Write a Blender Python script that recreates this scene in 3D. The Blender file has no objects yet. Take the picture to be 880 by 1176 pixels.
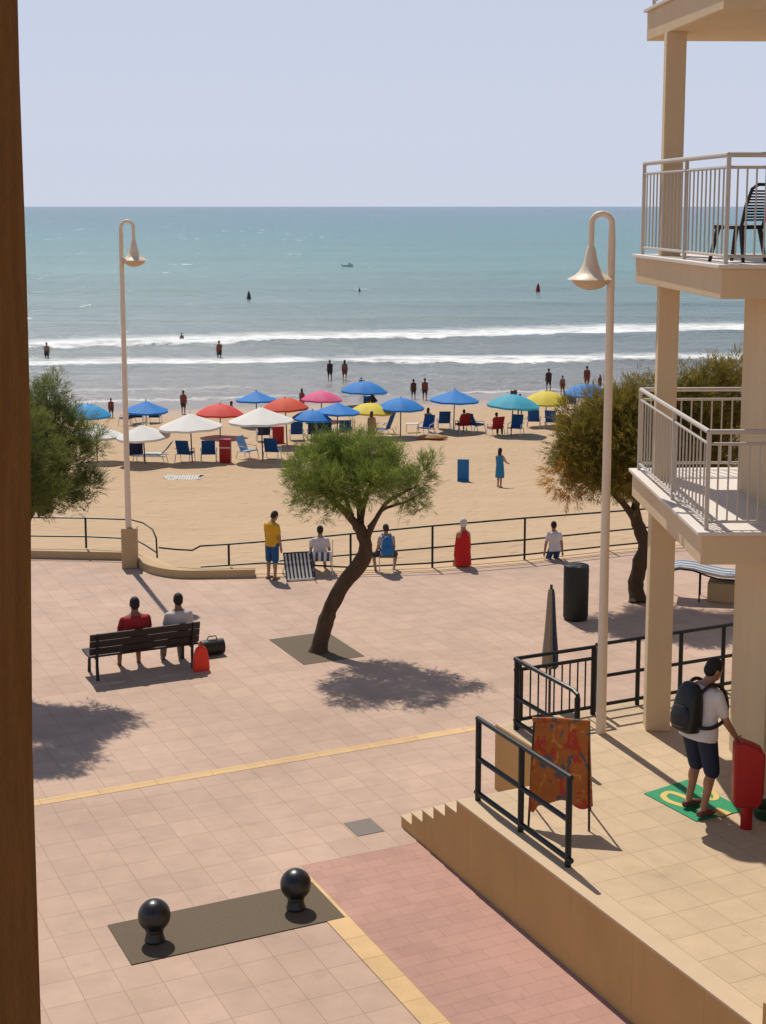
import bpy, bmesh, math, random
import numpy as np
from mathutils import Vector, Matrix
random.seed(7); RNG = np.random.default_rng(11)
R = math.radians
scene = bpy.context.scene
COL = scene.collection

# ------------------------------------------------------------------ camera model (photo pixels 880 x 1176)
F = 1700.0; TH = R(8.4); PY = 237 + F*math.tan(TH); CAMZ = 8.8
cT, sT = math.cos(TH), math.sin(TH)
def ray(x, y):
    a = (x-440)/F; b = -(y-PY)/F
    return (a, cT+b*sT, -sT+b*cT)
def P(x, y, z=0.0):
    d = ray(x, y); t = (z-CAMZ)/d[2]
    return Vector((d[0]*t, d[1]*t, z))
def PD(x, y, Y):
    d = ray(x, y); t = Y/d[1]
    return Vector((d[0]*t, Y, CAMZ+d[2]*t))
def ZAT(X, Y, y):
    k = (PY-y)/F
    return CAMZ + Y*(k*cT-sT)/(cT+k*sT)
def lerp_table(t, tab):
    if t <= tab[0][0]: return tab[0][1]
    for (a, u), (b, v) in zip(tab, tab[1:]):
        if t <= b: 
            f = (t-a)/(b-a); return u+(v-u)*f
    return tab[-1][1]
SEA = -4.5
SAND = [(36, -.12), (39, -.32), (48, -1.55), (60, -2.6), (67, -2.95), (85, -3.65), (104, SEA), (120, -5.2), (160, -7.0), (400, -14)]
def sand_z(X, Y): return lerp_table(Y-.2*X, SAND)
def G(x, y):
    d = ray(x, y); t = 30.0
    while t < 400:
        X, Y, Z = d[0]*t, d[1]*t, CAMZ+d[2]*t
        if Z <= max(sand_z(X, Y), SEA): break
        t += .03
    return Vector((X, Y, max(sand_z(X, Y), SEA)))
AN = R(25.4); CA, SA = math.cos(AN), math.sin(AN)
def W(a, b, z=0.0): return Vector((a*CA-b*SA, a*SA+b*CA, z))

# ------------------------------------------------------------------ materials
def newmat(name):
    m = bpy.data.materials.new(name); m.use_nodes = True
    nt = m.node_tree; bs = nt.nodes['Principled BSDF']
    return m, nt, bs
def nd(nt, typ, **kw):
    n = nt.nodes.new(typ)
    for k, v in kw.items():
        if hasattr(n, k): setattr(n, k, v)
        else: n.inputs[k].default_value = v
    return n
def c4(c): return (c[0], c[1], c[2], 1)
def pm(name, col, rough=.6, var=.12, scale=6.0, bump=0.0, bscale=40.0, metal=0.0, spec=.4, translucent=0.0, stretch=None):
    m, nt, bs = newmat(name)
    tc = nd(nt, 'ShaderNodeTexCoord'); src = tc.outputs['Object']
    if stretch:
        mp = nd(nt, 'ShaderNodeMapping'); mp.inputs['Scale'].default_value = stretch
        nt.links.new(src, mp.inputs[0]); src = mp.outputs[0]
    nz = nd(nt, 'ShaderNodeTexNoise'); nz.inputs['Scale'].default_value = scale; nz.inputs['Detail'].default_value = 5
    nt.links.new(src, nz.inputs['Vector'])
    mx = nd(nt, 'ShaderNodeMix', data_type='RGBA')
    mx.inputs[6].default_value = c4([max(0, x*(1-var)) for x in col]); mx.inputs[7].default_value = c4([min(1, x*(1+var)) for x in col])
    nt.links.new(nz.outputs['Fac'], mx.inputs[0]); nt.links.new(mx.outputs[2], bs.inputs['Base Color'])
    bs.inputs['Roughness'].default_value = rough; bs.inputs['Metallic'].default_value = metal
    bs.inputs['Specular IOR Level'].default_value = spec
    if bump:
        n2 = nd(nt, 'ShaderNodeTexNoise'); n2.inputs['Scale'].default_value = bscale; n2.inputs['Detail'].default_value = 4
        nt.links.new(src, n2.inputs['Vector'])
        bp = nd(nt, 'ShaderNodeBump'); bp.inputs['Strength'].default_value = bump; bp.inputs['Distance'].default_value = .02
        nt.links.new(n2.outputs['Fac'], bp.inputs['Height']); nt.links.new(bp.outputs[0], bs.inputs['Normal'])
    if translucent:
        tr = nd(nt, 'ShaderNodeBsdfTranslucent'); nt.links.new(mx.outputs[2], tr.inputs['Color'])
        ms = nd(nt, 'ShaderNodeMixShader'); ms.inputs[0].default_value = translucent
        nt.links.new(bs.outputs[0], ms.inputs[1]); nt.links.new(tr.outputs[0], ms.inputs[2])
        nt.links.new(ms.outputs[0], nt.nodes['Material Output'].inputs['Surface'])
    return m
def tile_mat(name, col, grout, a0, b0, pa, pb, mortar, var, rough=.75, offset=0.0, stain=.12, stain_scale=.35):
    m, nt, bs = newmat(name); L = nt.links.new
    tc = nd(nt, 'ShaderNodeTexCoord')
    mp = nd(nt, 'ShaderNodeMapping'); mp.inputs['Rotation'].default_value = (0, 0, -AN); mp.inputs['Location'].default_value = (-a0, -b0, 0)
    L(tc.outputs['Object'], mp.inputs[0])
    wob = nd(nt, 'ShaderNodeTexNoise'); wob.inputs['Scale'].default_value = 1.5
    L(mp.outputs[0], wob.inputs['Vector'])
    wsc = nd(nt, 'ShaderNodeVectorMath', operation='MULTIPLY_ADD'); wsc.inputs[1].default_value = (.012,)*3; L(wob.outputs['Color'], wsc.inputs[0]); L(mp.outputs[0], wsc.inputs[2])
    br = nd(nt, 'ShaderNodeTexBrick', offset=offset, squash=1.0)
    br.inputs['Scale'].default_value = 1; br.inputs['Brick Width'].default_value = pa; br.inputs['Row Height'].default_value = pb
    br.inputs['Mortar Size'].default_value = mortar; br.inputs['Mortar Smooth'].default_value = .3; br.inputs['Bias'].default_value = 0
    br.inputs['Color1'].default_value = c4([x*(1-var) for x in col]); br.inputs['Color2'].default_value = c4([min(1, x*(1+var)) for x in col]); br.inputs['Mortar'].default_value = c4(grout)
    L(wsc.outputs[0], br.inputs['Vector'])
    def mult(src, scale, lo, hi, detail=6):
        nz = nd(nt, 'ShaderNodeTexNoise'); nz.inputs['Scale'].default_value = scale; nz.inputs['Detail'].default_value = detail
        L(tc.outputs['Object'], nz.inputs['Vector'])
        mr = nd(nt, 'ShaderNodeMapRange'); mr.inputs[1].default_value = .3; mr.inputs[2].default_value = .7; mr.inputs[3].default_value = lo; mr.inputs[4].default_value = hi
        L(nz.outputs['Fac'], mr.inputs[0])
        vm = nd(nt, 'ShaderNodeVectorMath', operation='SCALE'); L(src, vm.inputs[0]); L(mr.outputs[0], vm.inputs['Scale'])
        return vm.outputs[0]
    c = mult(br.outputs['Color'], stain_scale, 1-stain, 1+stain*.6); c = mult(c, 3.0, 1-stain*.6, 1+stain*.4); c = mult(c, 60., .95, 1.05, 2)
    L(c, bs.inputs['Base Color'])
    bs.inputs['Roughness'].default_value = rough; bs.inputs['Specular IOR Level'].default_value = .3
    inv = nd(nt, 'ShaderNodeMath', operation='SUBTRACT'); inv.inputs[0].default_value = 1; L(br.outputs['Fac'], inv.inputs[1])
    n2 = nd(nt, 'ShaderNodeTexNoise'); n2.inputs['Scale'].default_value = 30; L(tc.outputs['Object'], n2.inputs['Vector'])
    ad = nd(nt, 'ShaderNodeMath', operation='MULTIPLY_ADD'); ad.inputs[1].default_value = .25; L(n2.outputs['Fac'], ad.inputs[0]); L(inv.outputs[0], ad.inputs[2])
    bp = nd(nt, 'ShaderNodeBump'); bp.inputs['Strength'].default_value = .35; bp.inputs['Distance'].default_value = .006
    L(ad.outputs[0], bp.inputs['Height']); L(bp.outputs[0], bs.inputs['Normal'])
    return m

M = {}
M['plaza'] = tile_mat('plaza tiles', (.485, .333, .248), (.37, .245, .175), 8.61, 17.53, .453, .53, .007, .05)
M['brick'] = tile_mat('pink bricks', (.43, .242, .188), (.33, .18, .14), 8.88, 17.52, .46, .232, .0045, .045, offset=.5)
M['yellowtile'] = tile_mat('yellow tiles', (.63, .415, .205), (.42, .27, .13), 7.1, 17.53, .9, .53, .007, .05)
M['terrace'] = tile_mat('terrace tiles', (.545, .405, .26), (.38, .28, .17), 9.15, 12.61, .432, .495, .006, .04)
M['cap'] = pm('terrace coping', (.55, .41, .265), .8, .08, 3, .2, 40)
M['terrwall'] = pm('terrace wall render', (.52, .31, .115), .85, .07, 1.2, .3, 25, stretch=(1, 1, .4))
def add_joints(m, pitch, wid, dark):
    nt = m.node_tree; L = nt.links.new; bs = nt.nodes['Principled BSDF']; src = bs.inputs['Base Color'].links[0].from_socket
    tc = nd(nt, 'ShaderNodeTexCoord'); mp = nd(nt, 'ShaderNodeMapping'); mp.inputs['Rotation'].default_value = (0, 0, -AN); L(tc.outputs['Object'], mp.inputs[0])
    sp = nd(nt, 'ShaderNodeSeparateXYZ'); L(mp.outputs[0], sp.inputs[0])
    d_ = nd(nt, 'ShaderNodeMath', operation='DIVIDE'); d_.inputs[1].default_value = pitch; L(sp.outputs[1], d_.inputs[0])
    f_ = nd(nt, 'ShaderNodeMath', operation='FRACT'); L(d_.outputs[0], f_.inputs[0])
    l_ = nd(nt, 'ShaderNodeMath', operation='LESS_THAN'); l_.inputs[1].default_value = wid/pitch; L(f_.outputs[0], l_.inputs[0])
    mx = nd(nt, 'ShaderNodeMix', data_type='RGBA', blend_type='MULTIPLY'); mx.inputs[7].default_value = (dark, dark, dark, 1); L(l_.outputs[0], mx.inputs[0]); L(src, mx.inputs[6]); L(mx.outputs[2], bs.inputs['Base Color'])
add_joints(M['terrwall'], 1.24, .008, .78)
def add_stains(m, sc, lo, scale=1.0, p0=.42, p1=.62):
    nt = m.node_tree; L = nt.links.new; bs = nt.nodes['Principled BSDF']; src = bs.inputs['Base Color'].links[0].from_socket
    tc = nd(nt, 'ShaderNodeTexCoord'); mp = nd(nt, 'ShaderNodeMapping'); mp.inputs['Scale'].default_value = sc; L(tc.outputs['Object'], mp.inputs[0])
    nz = nd(nt, 'ShaderNodeTexNoise'); nz.inputs['Scale'].default_value = scale; nz.inputs['Detail'].default_value = 7; nz.inputs['Roughness'].default_value = .62; L(mp.outputs[0], nz.inputs['Vector'])
    r = nd(nt, 'ShaderNodeMapRange'); r.inputs[1].default_value = p0; r.inputs[2].default_value = p1; r.inputs[3].default_value = 1; r.inputs[4].default_value = lo; L(nz.outputs['Fac'], r.inputs[0])
    vm = nd(nt, 'ShaderNodeVectorMath', operation='SCALE'); L(src, vm.inputs[0]); L(r.outputs[0], vm.inputs['Scale']); L(vm.outputs[0], bs.inputs['Base Color'])
M['kerb'] = pm('kerb stone', (.47, .33, .18), .85, .12, 4, .3, 30)
M['strip'] = pm('sandy strip', (.55, .38, .23), .9, .1, 3, .3, 30)
M['dark_slab'] = pm('dark granite chips', (.125, .09, .055), .85, .35, 60, .4, 90)
M['grey_slab'] = pm('grey drain cover', (.19, .16, .135), .8, .3, 40, .4, 60)
M['concrete'] = pm('painted concrete', (.64, .49, .305), .75, .05, 1.5, .12, 18)
M['balc_floor'] = pm('balcony floor', (.66, .60, .54), .6, .04, 2)
M['metal'] = pm('grey painted metal', (.50, .46, .41), .4, .06, 8, metal=.25)
M['lamp'] = pm('cream lamp paint', (.74, .61, .46), .45, .06, 3)
M['glass'] = pm('opal lamp glass', (.78, .62, .44), .2, .03, 3, translucent=.35)
M['iron'] = pm('black green iron', (.009, .013, .016), .42, .3, 10, spec=.3)
M['bollard'] = pm('black bollard', (.012, .011, .011), .33, .3, 12, .15, 60, spec=.5)
M['black'] = pm('black plastic', (.012, .012, .013), .45, .3, 8)
M['binblack'] = pm('black bin', (.010, .014, .013), .6, .35, 5)
M['benchwood'] = pm('dark bench wood', (.026, .016, .013), .55, .4, 10, .3, 40, stretch=(.4, 6, 6))
M['post'] = pm('weathered brown wood', (.21, .092, .022), .95, .4, 9, .8, 60, stretch=(3, 3, .8), spec=.1)
M['bark'] = pm('tree bark', (.075, .045, .026), .9, .4, 6, .9, 20, stretch=(2, 2, .6))
M['bark2'] = pm('dark bark', (.06, .037, .022), .9, .4, 6, .9, 20, stretch=(2, 2, .6))
M['red'] = pm('red paint', (.36, .006, .007), .35, .1, 4)
M['brightred'] = pm('orange red bag', (.75, .035, .015), .45, .1, 6)
M['green'] = pm('green mat', (.01, .25, .10), .7, .12, 12)
M['darkgreen'] = pm('dark green plastic', (.008, .06, .02), .4, .15, 6)
M['matyellow'] = pm('yellow mat figure', (.62, .44, .14), .75, .1, 10)
M['white_metal'] = pm('white metal', (.62, .6, .57), .4, .06, 8)
M['darkpole'] = pm('dark pole', (.03, .03, .035), .45, .2, 8)
M['blue'] = pm('blue canvas', (.008, .075, .26), .75, .2, 6)
M['navy'] = pm('navy canvas', (.012, .03, .085), .75, .25, 6)
M['ltblue'] = pm('light blue canvas', (.16, .34, .58), .75, .2, 6)
M['redcanvas'] = pm('red canvas', (.3, .012, .012), .7, .15, 6)
M['bluebox'] = pm('blue board paint', (.005, .13, .36), .55, .08, 6)
M['orangeboard'] = pm('orange board', (.42, .17, .04), .4, .15, 4)
M['yellowbag'] = pm('yellow bag', (.6, .36, .03), .7, .2, 8)
M['tan'] = pm('tan canvas', (.27, .22, .15), .8, .1, 10)
M['block'] = pm('beige block', (.36, .27, .16), .85, .12, 4, .2, 30)
M['tyre'] = pm('rubber', (.015, .015, .015), .8, .2, 10)
add_stains(M['concrete'], (2.2, 2.2, .3), .93, 1.0, .45, .7); add_stains(M['terrwall'], (1.4, 1.4, .8), .92)
for k_ in ('plaza', 'terrace', 'brick'):
    add_stains(M[k_], (1, 1, 1), .9, .55, .5, .7); add_stains(M[k_], (1, 1, 1), .8, 5.5, .66, .70); add_stains(M[k_], (1, 1, 1), .88, 1.7, .6, .72)
UMB = {}
def umb_mat(name, col):
    if name not in UMB: UMB[name] = pm('parasol '+name, col, .7, .05, 3, translucent=.22)
    return UMB[name]
def stripes_mat(name, c1, c2, freq, axis, extra=None):
    m, nt, bs = newmat(name); L = nt.links.new
    tc = nd(nt, 'ShaderNodeTexCoord'); sp = nd(nt, 'ShaderNodeSeparateXYZ'); L(tc.outputs['Object'], sp.inputs[0])
    mu = nd(nt, 'ShaderNodeMath', operation='MULTIPLY'); mu.inputs[1].default_value = freq; L(sp.outputs[axis], mu.inputs[0])
    fr = nd(nt, 'ShaderNodeMath', operation='FRACT'); L(mu.outputs[0], fr.inputs[0])
    gt = nd(nt, 'ShaderNodeMath', operation='GREATER_THAN'); gt.inputs[1].default_value = .5; L(fr.outputs[0], gt.inputs[0])
    mx = nd(nt, 'ShaderNodeMix', data_type='RGBA'); mx.inputs[6].default_value = c4(c1); mx.inputs[7].default_value = c4(c2)
    L(gt.outputs[0], mx.inputs[0]); L(mx.outputs[2], bs.inputs['Base Color']); bs.inputs['Roughness'].default_value = .8
    return m
M['stripe'] = stripes_mat('navy white stripes', (.02, .025, .035), (.62, .6, .54), 11, 0)
M['bluestripe'] = stripes_mat('blue white stripes', (.03, .09, .25), (.6, .6, .6), 7, 0)
M['longstripe'] = stripes_mat('lengthwise blue stripes', (.10, .15, .24), (.46, .45, .44), 4.2, 1)
M['towel'] = stripes_mat('patterned towel', (.6, .57, .5), (.3, .29, .27), 9, 0)
def cloth_pattern():
    m, nt, bs = newmat('orange patterned cloth'); L = nt.links.new
    tc = nd(nt, 'ShaderNodeTexCoord')
    n0 = nd(nt, 'ShaderNodeTexNoise'); n0.inputs['Scale'].default_value = 3; L(tc.outputs['Object'], n0.inputs['Vector'])
    va = nd(nt, 'ShaderNodeVectorMath', operation='MULTIPLY_ADD'); va.inputs[1].default_value = (.25,)*3; L(n0.outputs['Color'], va.inputs[0]); L(tc.outputs['Object'], va.inputs[2])
    def blot(scale, lo, hi, offv):
        mp = nd(nt, 'ShaderNodeMapping'); mp.inputs['Location'].default_value = offv; mp.inputs['Scale'].default_value = (1.25, .2, .9); L(tc.outputs['Object'], mp.inputs[0])
        n = nd(nt, 'ShaderNodeTexNoise'); n.inputs['Scale'].default_value = scale; n.inputs['Detail'].default_value = 2; n.inputs['Distortion'].default_value = .6; L(mp.outputs[0], n.inputs['Vector'])
        r = nd(nt, 'ShaderNodeMapRange'); r.inputs[1].default_value = lo; r.inputs[2].default_value = hi; L(n.outputs['Fac'], r.inputs[0]); return r.outputs[0]
    def layer(c0, col, fac):
        x = nd(nt, 'ShaderNodeMix', data_type='RGBA'); L(c0, x.inputs[6]); x.inputs[7].default_value = c4(col); L(fac, x.inputs[0]); return x.outputs[2]
    r1 = nd(nt, 'ShaderNodeValToRGB'); r1.color_ramp.elements[0].color = (.36, .10, .015, 1); r1.color_ramp.elements[1].color = (.60, .19, .03, 1); L(n0.outputs['Fac'], r1.inputs[0])
    c_ = layer(r1.outputs[0], (.50, .055, .02), blot(4.5, .52, .6, (1, 2, 3))); c_ = layer(c_, (.12, .115, .11), blot(5.2, .585, .62, (7, 0, 1.3))); c_ = layer(c_, (.62, .26, .05), blot(9, .62, .66, (0, 5, 4)))
    n1 = nd(nt, 'ShaderNodeTexNoise'); n1.inputs['Scale'].default_value = 30; L(tc.outputs['Object'], n1.inputs['Vector'])
    mx = nd(nt, 'ShaderNodeMix', data_type='RGBA', blend_type='MULTIPLY'); mx.inputs[0].default_value = .35
    L(c_, mx.inputs[6]); L(n1.outputs['Color'], mx.inputs[7]); L(mx.outputs[2], bs.inputs['Base Color']); bs.inputs['Roughness'].default_value = .85
    return m
M['pattern'] = cloth_pattern()
def leaf_mat(name, c1, c2, tr=.35):
    m, nt, bs = newmat(name); L = nt.links.new
    at = nd(nt, 'ShaderNodeAttribute'); at.attribute_name = 'tint'
    mx = nd(nt, 'ShaderNodeMix', data_type='RGBA'); mx.inputs[6].default_value = c4(c1); mx.inputs[7].default_value = c4(c2)
    L(at.outputs['Fac'], mx.inputs[0]); L(mx.outputs[2], bs.inputs['Base Color']); bs.inputs['Roughness'].default_value = .6; bs.inputs['Specular IOR Level'].default_value = .25
    t = nd(nt, 'ShaderNodeBsdfTranslucent'); L(mx.outputs[2], t.inputs['Color'])
    ms = nd(nt, 'ShaderNodeMixShader'); ms.inputs[0].default_value = tr
    L(bs.outputs[0], ms.inputs[1]); L(t.outputs[0], ms.inputs[2]); L(ms.outputs[0], nt.nodes['Material Output'].inputs['Surface'])
    return m
M['leaf'] = leaf_mat('green needles', (.115, .165, .03), (.29, .345, .075), .5)
M['leaf2'] = leaf_mat('olive needles', (.145, .12, .02), (.31, .245, .05), .48)
M['leaf3'] = leaf_mat('dark green needles', (.095, .12, .03), (.22, .25, .065), .5)
M['leaforange'] = leaf_mat('orange dry needles', (.34, .16, .015), (.55, .28, .03), .35)

# ------------------------------------------------------------------ mesh builder
class MB:
    def __init__(s): s.v = []; s.f = []
    def add(s, vs, fs):
        o = len(s.v); s.v += [tuple(v) for v in vs]; s.f += [tuple(i+o for i in f) for f in fs]; return s
    def hexa(s, p):   # 8 points: bottom 4 ccw, top 4 ccw
        return s.add(p, [(3, 2, 1, 0), (4, 5, 6, 7), (0, 1, 5, 4), (1, 2, 6, 5), (2, 3, 7, 6), (3, 0, 4, 7)])
    def box(s, c, d, rz=0.0, rx=0.0):
        m = Matrix.Translation(c) @ Matrix.Rotation(rz, 4, 'Z') @ Matrix.Rotation(rx, 4, 'X')
        x, y, z = d[0]/2, d[1]/2, d[2]/2
        return s.hexa([m @ Vector(q) for q in ((-x, -y, -z), (x, -y, -z), (x, y, -z), (-x, y, -z), (-x, -y, z), (x, -y, z), (x, y, z), (-x, y, z))])
    def ring(s, c, u, v, ru, rv, n): return [c + u*(ru*math.cos(2*math.pi*i/n)) + v*(rv*math.sin(2*math.pi*i/n)) for i in range(n)]
    def loft(s, rings, cap=True):
        n = len(rings[0]); o = len(s.v)
        for r in rings: s.v += [tuple(q) for q in r]
        for k in range(len(rings)-1):
            for i in range(n):
                j = (i+1) % n; s.f.append((o+k*n+i, o+k*n+j, o+(k+1)*n+j, o+(k+1)*n+i))
        if cap:
            s.f.append(tuple(o+i for i in reversed(range(n)))); e = o+(len(rings)-1)*n; s.f.append(tuple(e+i for i in range(n)))
        return s
    def tube(s, pts, r, n=8, cap=True):
        pts = [Vector(p) for p in pts]; rs = r if isinstance(r, (list, tuple)) else [r]*len(pts)
        rings = []; up = None
        for i, p in enumerate(pts):
            d = (pts[min(i+1, len(pts)-1)]-pts[max(i-1, 0)]).normalized()
            if up is None:
                up = Vector((0, 0, 1)) if abs(d.z) < .9 else Vector((0, 1, 0))
            u = d.cross(up)
            if u.length < 1e-4: u = d.cross(Vector((1, 0, 0)))
            u.normalize(); v = u.cross(d).normalized(); up = v
            rings.append(s.ring(p, u, -v, rs[i], rs[i], n))
        return s.loft(rings, cap)
    def cap_cone(s, p0, r0, p1, r1, n=12, flat=False):
        p0, p1 = Vector(p0), Vector(p1); d = (p1-p0); L = d.length
        if L < 1e-6: d = Vector((0, 0, 1)); L = 1e-6
        d = d/L; u = d.orthogonal().normalized(); v = d.cross(u)
        rings = []
        if not flat:
            for k in range(3):
                a = math.pi/2*(1-k/3.0+0.0) 
                a = math.pi/2 - k*math.pi/6
                rr = max(r0*math.cos(a), r0*.05); rings.append(s.ring(p0-d*(r0*math.sin(a)), u, v, rr, rr, n))
        rings.append(s.ring(p0, u, v, r0, r0, n)); rings.append(s.ring(p1, u, v, r1, r1, n))
        if not flat:
            for k in range(1, 4):
                a = k*math.pi/6; rr = max(r1*math.cos(a), r1*.05); rings.append(s.ring(p1+d*(r1*math.sin(a)), u, v, rr, rr, n))
        return s.loft(rings)
    def ell(s, c, r, n=14, m=9, rot=None):
        c = Vector(c); rings = []
        for k in range(m+1):
            a = math.pi*k/m; rr = max(math.sin(a), .02); z = -math.cos(a)
            ring = []
            for i in range(n):
                t = 2*math.pi*i/n; q = Vector((r[0]*rr*math.cos(t), r[1]*rr*math.sin(t), r[2]*z))
                ring.append(c + (rot @ q if rot else q))
            rings.append(ring)
        return s.loft(rings)
    def lathe(s, prof, n=24, c=(0, 0, 0)):
        c = Vector(c); return s.loft([[c+Vector((r*math.cos(2*math.pi*i/n), r*math.sin(2*math.pi*i/n), z)) for i in range(n)] for r, z in prof])
    def prism(s, poly, z0, z1):
        n = len(poly); o = len(s.v)
        s.v += [(p[0], p[1], z0) for p in poly] + [(p[0], p[1], z1) for p in poly]
        s.f.append(tuple(o+i for i in reversed(range(n)))); s.f.append(tuple(o+n+i for i in range(n)))
        for i in range(n):
            j = (i+1) % n; s.f.append((o+i, o+j, o+n+j, o+n+i))
        return s
TODO = []
def obj(name, mb, mat, parent=None, smooth=True, world=False, bevel=0, remesh=0, sm_it=3, sub=0, decim=0):
    me = bpy.data.meshes.new(name); me.from_pydata(mb.v, [], mb.f); me.update()
    me.materials.append(M[mat] if isinstance(mat, str) else mat)
    o = bpy.data.objects.new(name, me); COL.objects.link(o)
    if remesh:
        md = o.modifiers.new('r', 'REMESH'); md.mode = 'VOXEL'; md.voxel_size = remesh; md.use_smooth_shade = True
        ms = o.modifiers.new('s', 'SMOOTH'); ms.iterations = sm_it; ms.factor = .5
        TODO.append(o)
    elif bevel:
        md = o.modifiers.new('b', 'BEVEL'); md.width = bevel; md.segments = 2; md.limit_method = 'ANGLE'; TODO.append(o)
    if smooth and not remesh:
        bm = bmesh.new(); bm.from_mesh(me); bmesh.ops.recalc_face_normals(bm, faces=bm.faces)
        for f in bm.faces: f.smooth = True
        for e in bm.edges: e.smooth = not (len(e.link_faces) == 2 and e.calc_face_angle(0) > R(38))
        bm.to_mesh(me); bm.free()
    if parent:
        o.parent = parent
        if world: o.matrix_parent_inverse = Matrix.LocRotScale(parent.location, parent.rotation_euler, parent.scale).inverted()
    return o
def tag(o, label, cat, group=None):
    o['label'] = label; o['category'] = cat
    if group: o['group'] = group
    return o
def thing(name, label, cat, loc=(0, 0, 0), rz=0.0, group=None, scale=1.0):
    o = bpy.data.objects.new(name, None); COL.objects.link(o); o.location = loc; o.rotation_euler = (0, 0, rz); o.scale = (scale,)*3
    return tag(o, label, cat, group)
def struct(name, mb, mat, smooth=False, kind='structure', **k):
    o = obj(name, mb, mat, smooth=smooth, **k); o['kind'] = kind; return o

# ================================================================== SETTING
# ---- sand: one sheet under everything, out to the horizon
def axis(dense0, dense1, step, far, grow=1.22):
    xs = list(np.arange(dense0, dense1+1e-6, step)); d = step; x = xs[-1]
    while x < far: d *= grow; x += d; xs.append(x)
    d = step; x = xs[0]; pre = []
    while x > -far if dense0 <= 0 else False: d *= grow; x -= d; pre.append(x)
    return pre[::-1] + xs
mb = MB()
xs = axis(-46, 46, 1.0, 60000, 1.35); ys = [-60000, -9000, -900, -80, -5, 20] + axis(33, 116, .5, 60000, 1.35)
for y in ys:
    for x in xs:
        s = y-.2*x
        z = -.6 if y <= 20 else lerp_table(s, SAND)
        if y > 33 and abs(x) < 47 and 38 < s < 102: z += .05*math.sin(x*.9+y*.37)*math.sin(y*.71-x*.22)+.03*math.sin(x*2.3+1.7*y)
        if y > 400 or abs(x) > 3000: z = min(z, -8) if y > 33 else -.6
        mb.v.append((x, y, z))
nx = len(xs)
for j in range(len(ys)-1):
    for i in range(nx-1): mb.f.append((j*nx+i, j*nx+i+1, (j+1)*nx+i+1, (j+1)*nx+i))
m, nt, bs = newmat('beach sand'); L = nt.links.new
tc = nd(nt, 'ShaderNodeTexCoord'); sp = nd(nt, 'ShaderNodeSeparateXYZ'); L(tc.outputs['Object'], sp.inputs[0])
sx = nd(nt, 'ShaderNodeMath', operation='MULTIPLY_ADD'); sx.inputs[1].default_value = -.2; L(sp.outputs[0], sx.inputs[0]); L(sp.outputs[1], sx.inputs[2])
n0 = nd(nt, 'ShaderNodeTexNoise'); n0.inputs['Scale'].default_value = .12; n0.inputs['Detail'].default_value = 3; L(tc.outputs['Object'], n0.inputs['Vector'])
sa = nd(nt, 'ShaderNodeMath', operation='MULTIPLY_ADD'); sa.inputs[1].default_value = 9; L(n0.outputs['Fac'], sa.inputs[0]); L(sx.outputs[0], sa.inputs[2])
wet = nd(nt, 'ShaderNodeMapRange'); wet.inputs[1].default_value = 96; wet.inputs[2].default_value = 104; L(sa.outputs[0], wet.inputs[0])
n1 = nd(nt, 'ShaderNodeTexNoise'); n1.inputs['Scale'].default_value = .7; n1.inputs['Detail'].default_value = 8; n1.inputs['Roughness'].default_value = .65
mpS = nd(nt, 'ShaderNodeMapping'); mpS.inputs['Scale'].default_value = (.35, 1, 1); mpS.inputs['Rotation'].default_value = (0, 0, -.2); L(tc.outputs['Object'], mpS.inputs[0]); L(mpS.outputs[0], n1.inputs['Vector'])
dry = nd(nt, 'ShaderNodeMix', data_type='RGBA'); dry.inputs[6].default_value = (.40, .27, .155, 1); dry.inputs[7].default_value = (.52, .365, .22, 1); L(n1.outputs['Fac'], dry.inputs[0])
wm = nd(nt, 'ShaderNodeMix', data_type='RGBA'); wm.inputs[7].default_value = (.25, .2, .16, 1); L(dry.outputs[2], wm.inputs[6]); L(wet.outputs[0], wm.inputs[0]); L(wm.outputs[2], bs.inputs['Base Color'])
rr = nd(nt, 'ShaderNodeMapRange'); rr.inputs[3].default_value = .95; rr.inputs[4].default_value = .3; L(wet.outputs[0], rr.inputs[0]); L(rr.outputs[0], bs.inputs['Roughness'])
n2 = nd(nt, 'ShaderNodeTexNoise'); n2.inputs['Scale'].default_value = 2.2; n2.inputs['Detail'].default_value = 6; L(tc.outputs['Object'], n2.inputs['Vector'])
fo = nd(nt, 'ShaderNodeTexVoronoi'); fo.inputs['Scale'].default_value = 1.5; L(tc.outputs['Object'], fo.inputs['Vector'])
fm_ = nd(nt, 'ShaderNodeMapRange'); fm_.inputs[1].default_value = .08; fm_.inputs[2].default_value = .3; L(fo.outputs['Distance'], fm_.inputs[0])
fa = nd(nt, 'ShaderNodeMath', operation='MULTIPLY_ADD'); fa.inputs[1].default_value = .55; L(fm_.outputs[0], fa.inputs[0]); L(n2.outputs['Fac'], fa.inputs[2])
bst = nd(nt, 'ShaderNodeMapRange'); bst.inputs[3].default_value = .5; bst.inputs[4].default_value = .03; L(wet.outputs[0], bst.inputs[0])
bp = nd(nt, 'ShaderNodeBump'); bp.inputs['Distance'].default_value = .25; L(bst.outputs[0], bp.inputs['Strength']); L(fa.outputs[0], bp.inputs['Height']); L(bp.outputs[0], bs.inputs['Normal'])
M['sand'] = m
struct('sand', mb, 'sand', smooth=True)

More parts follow.
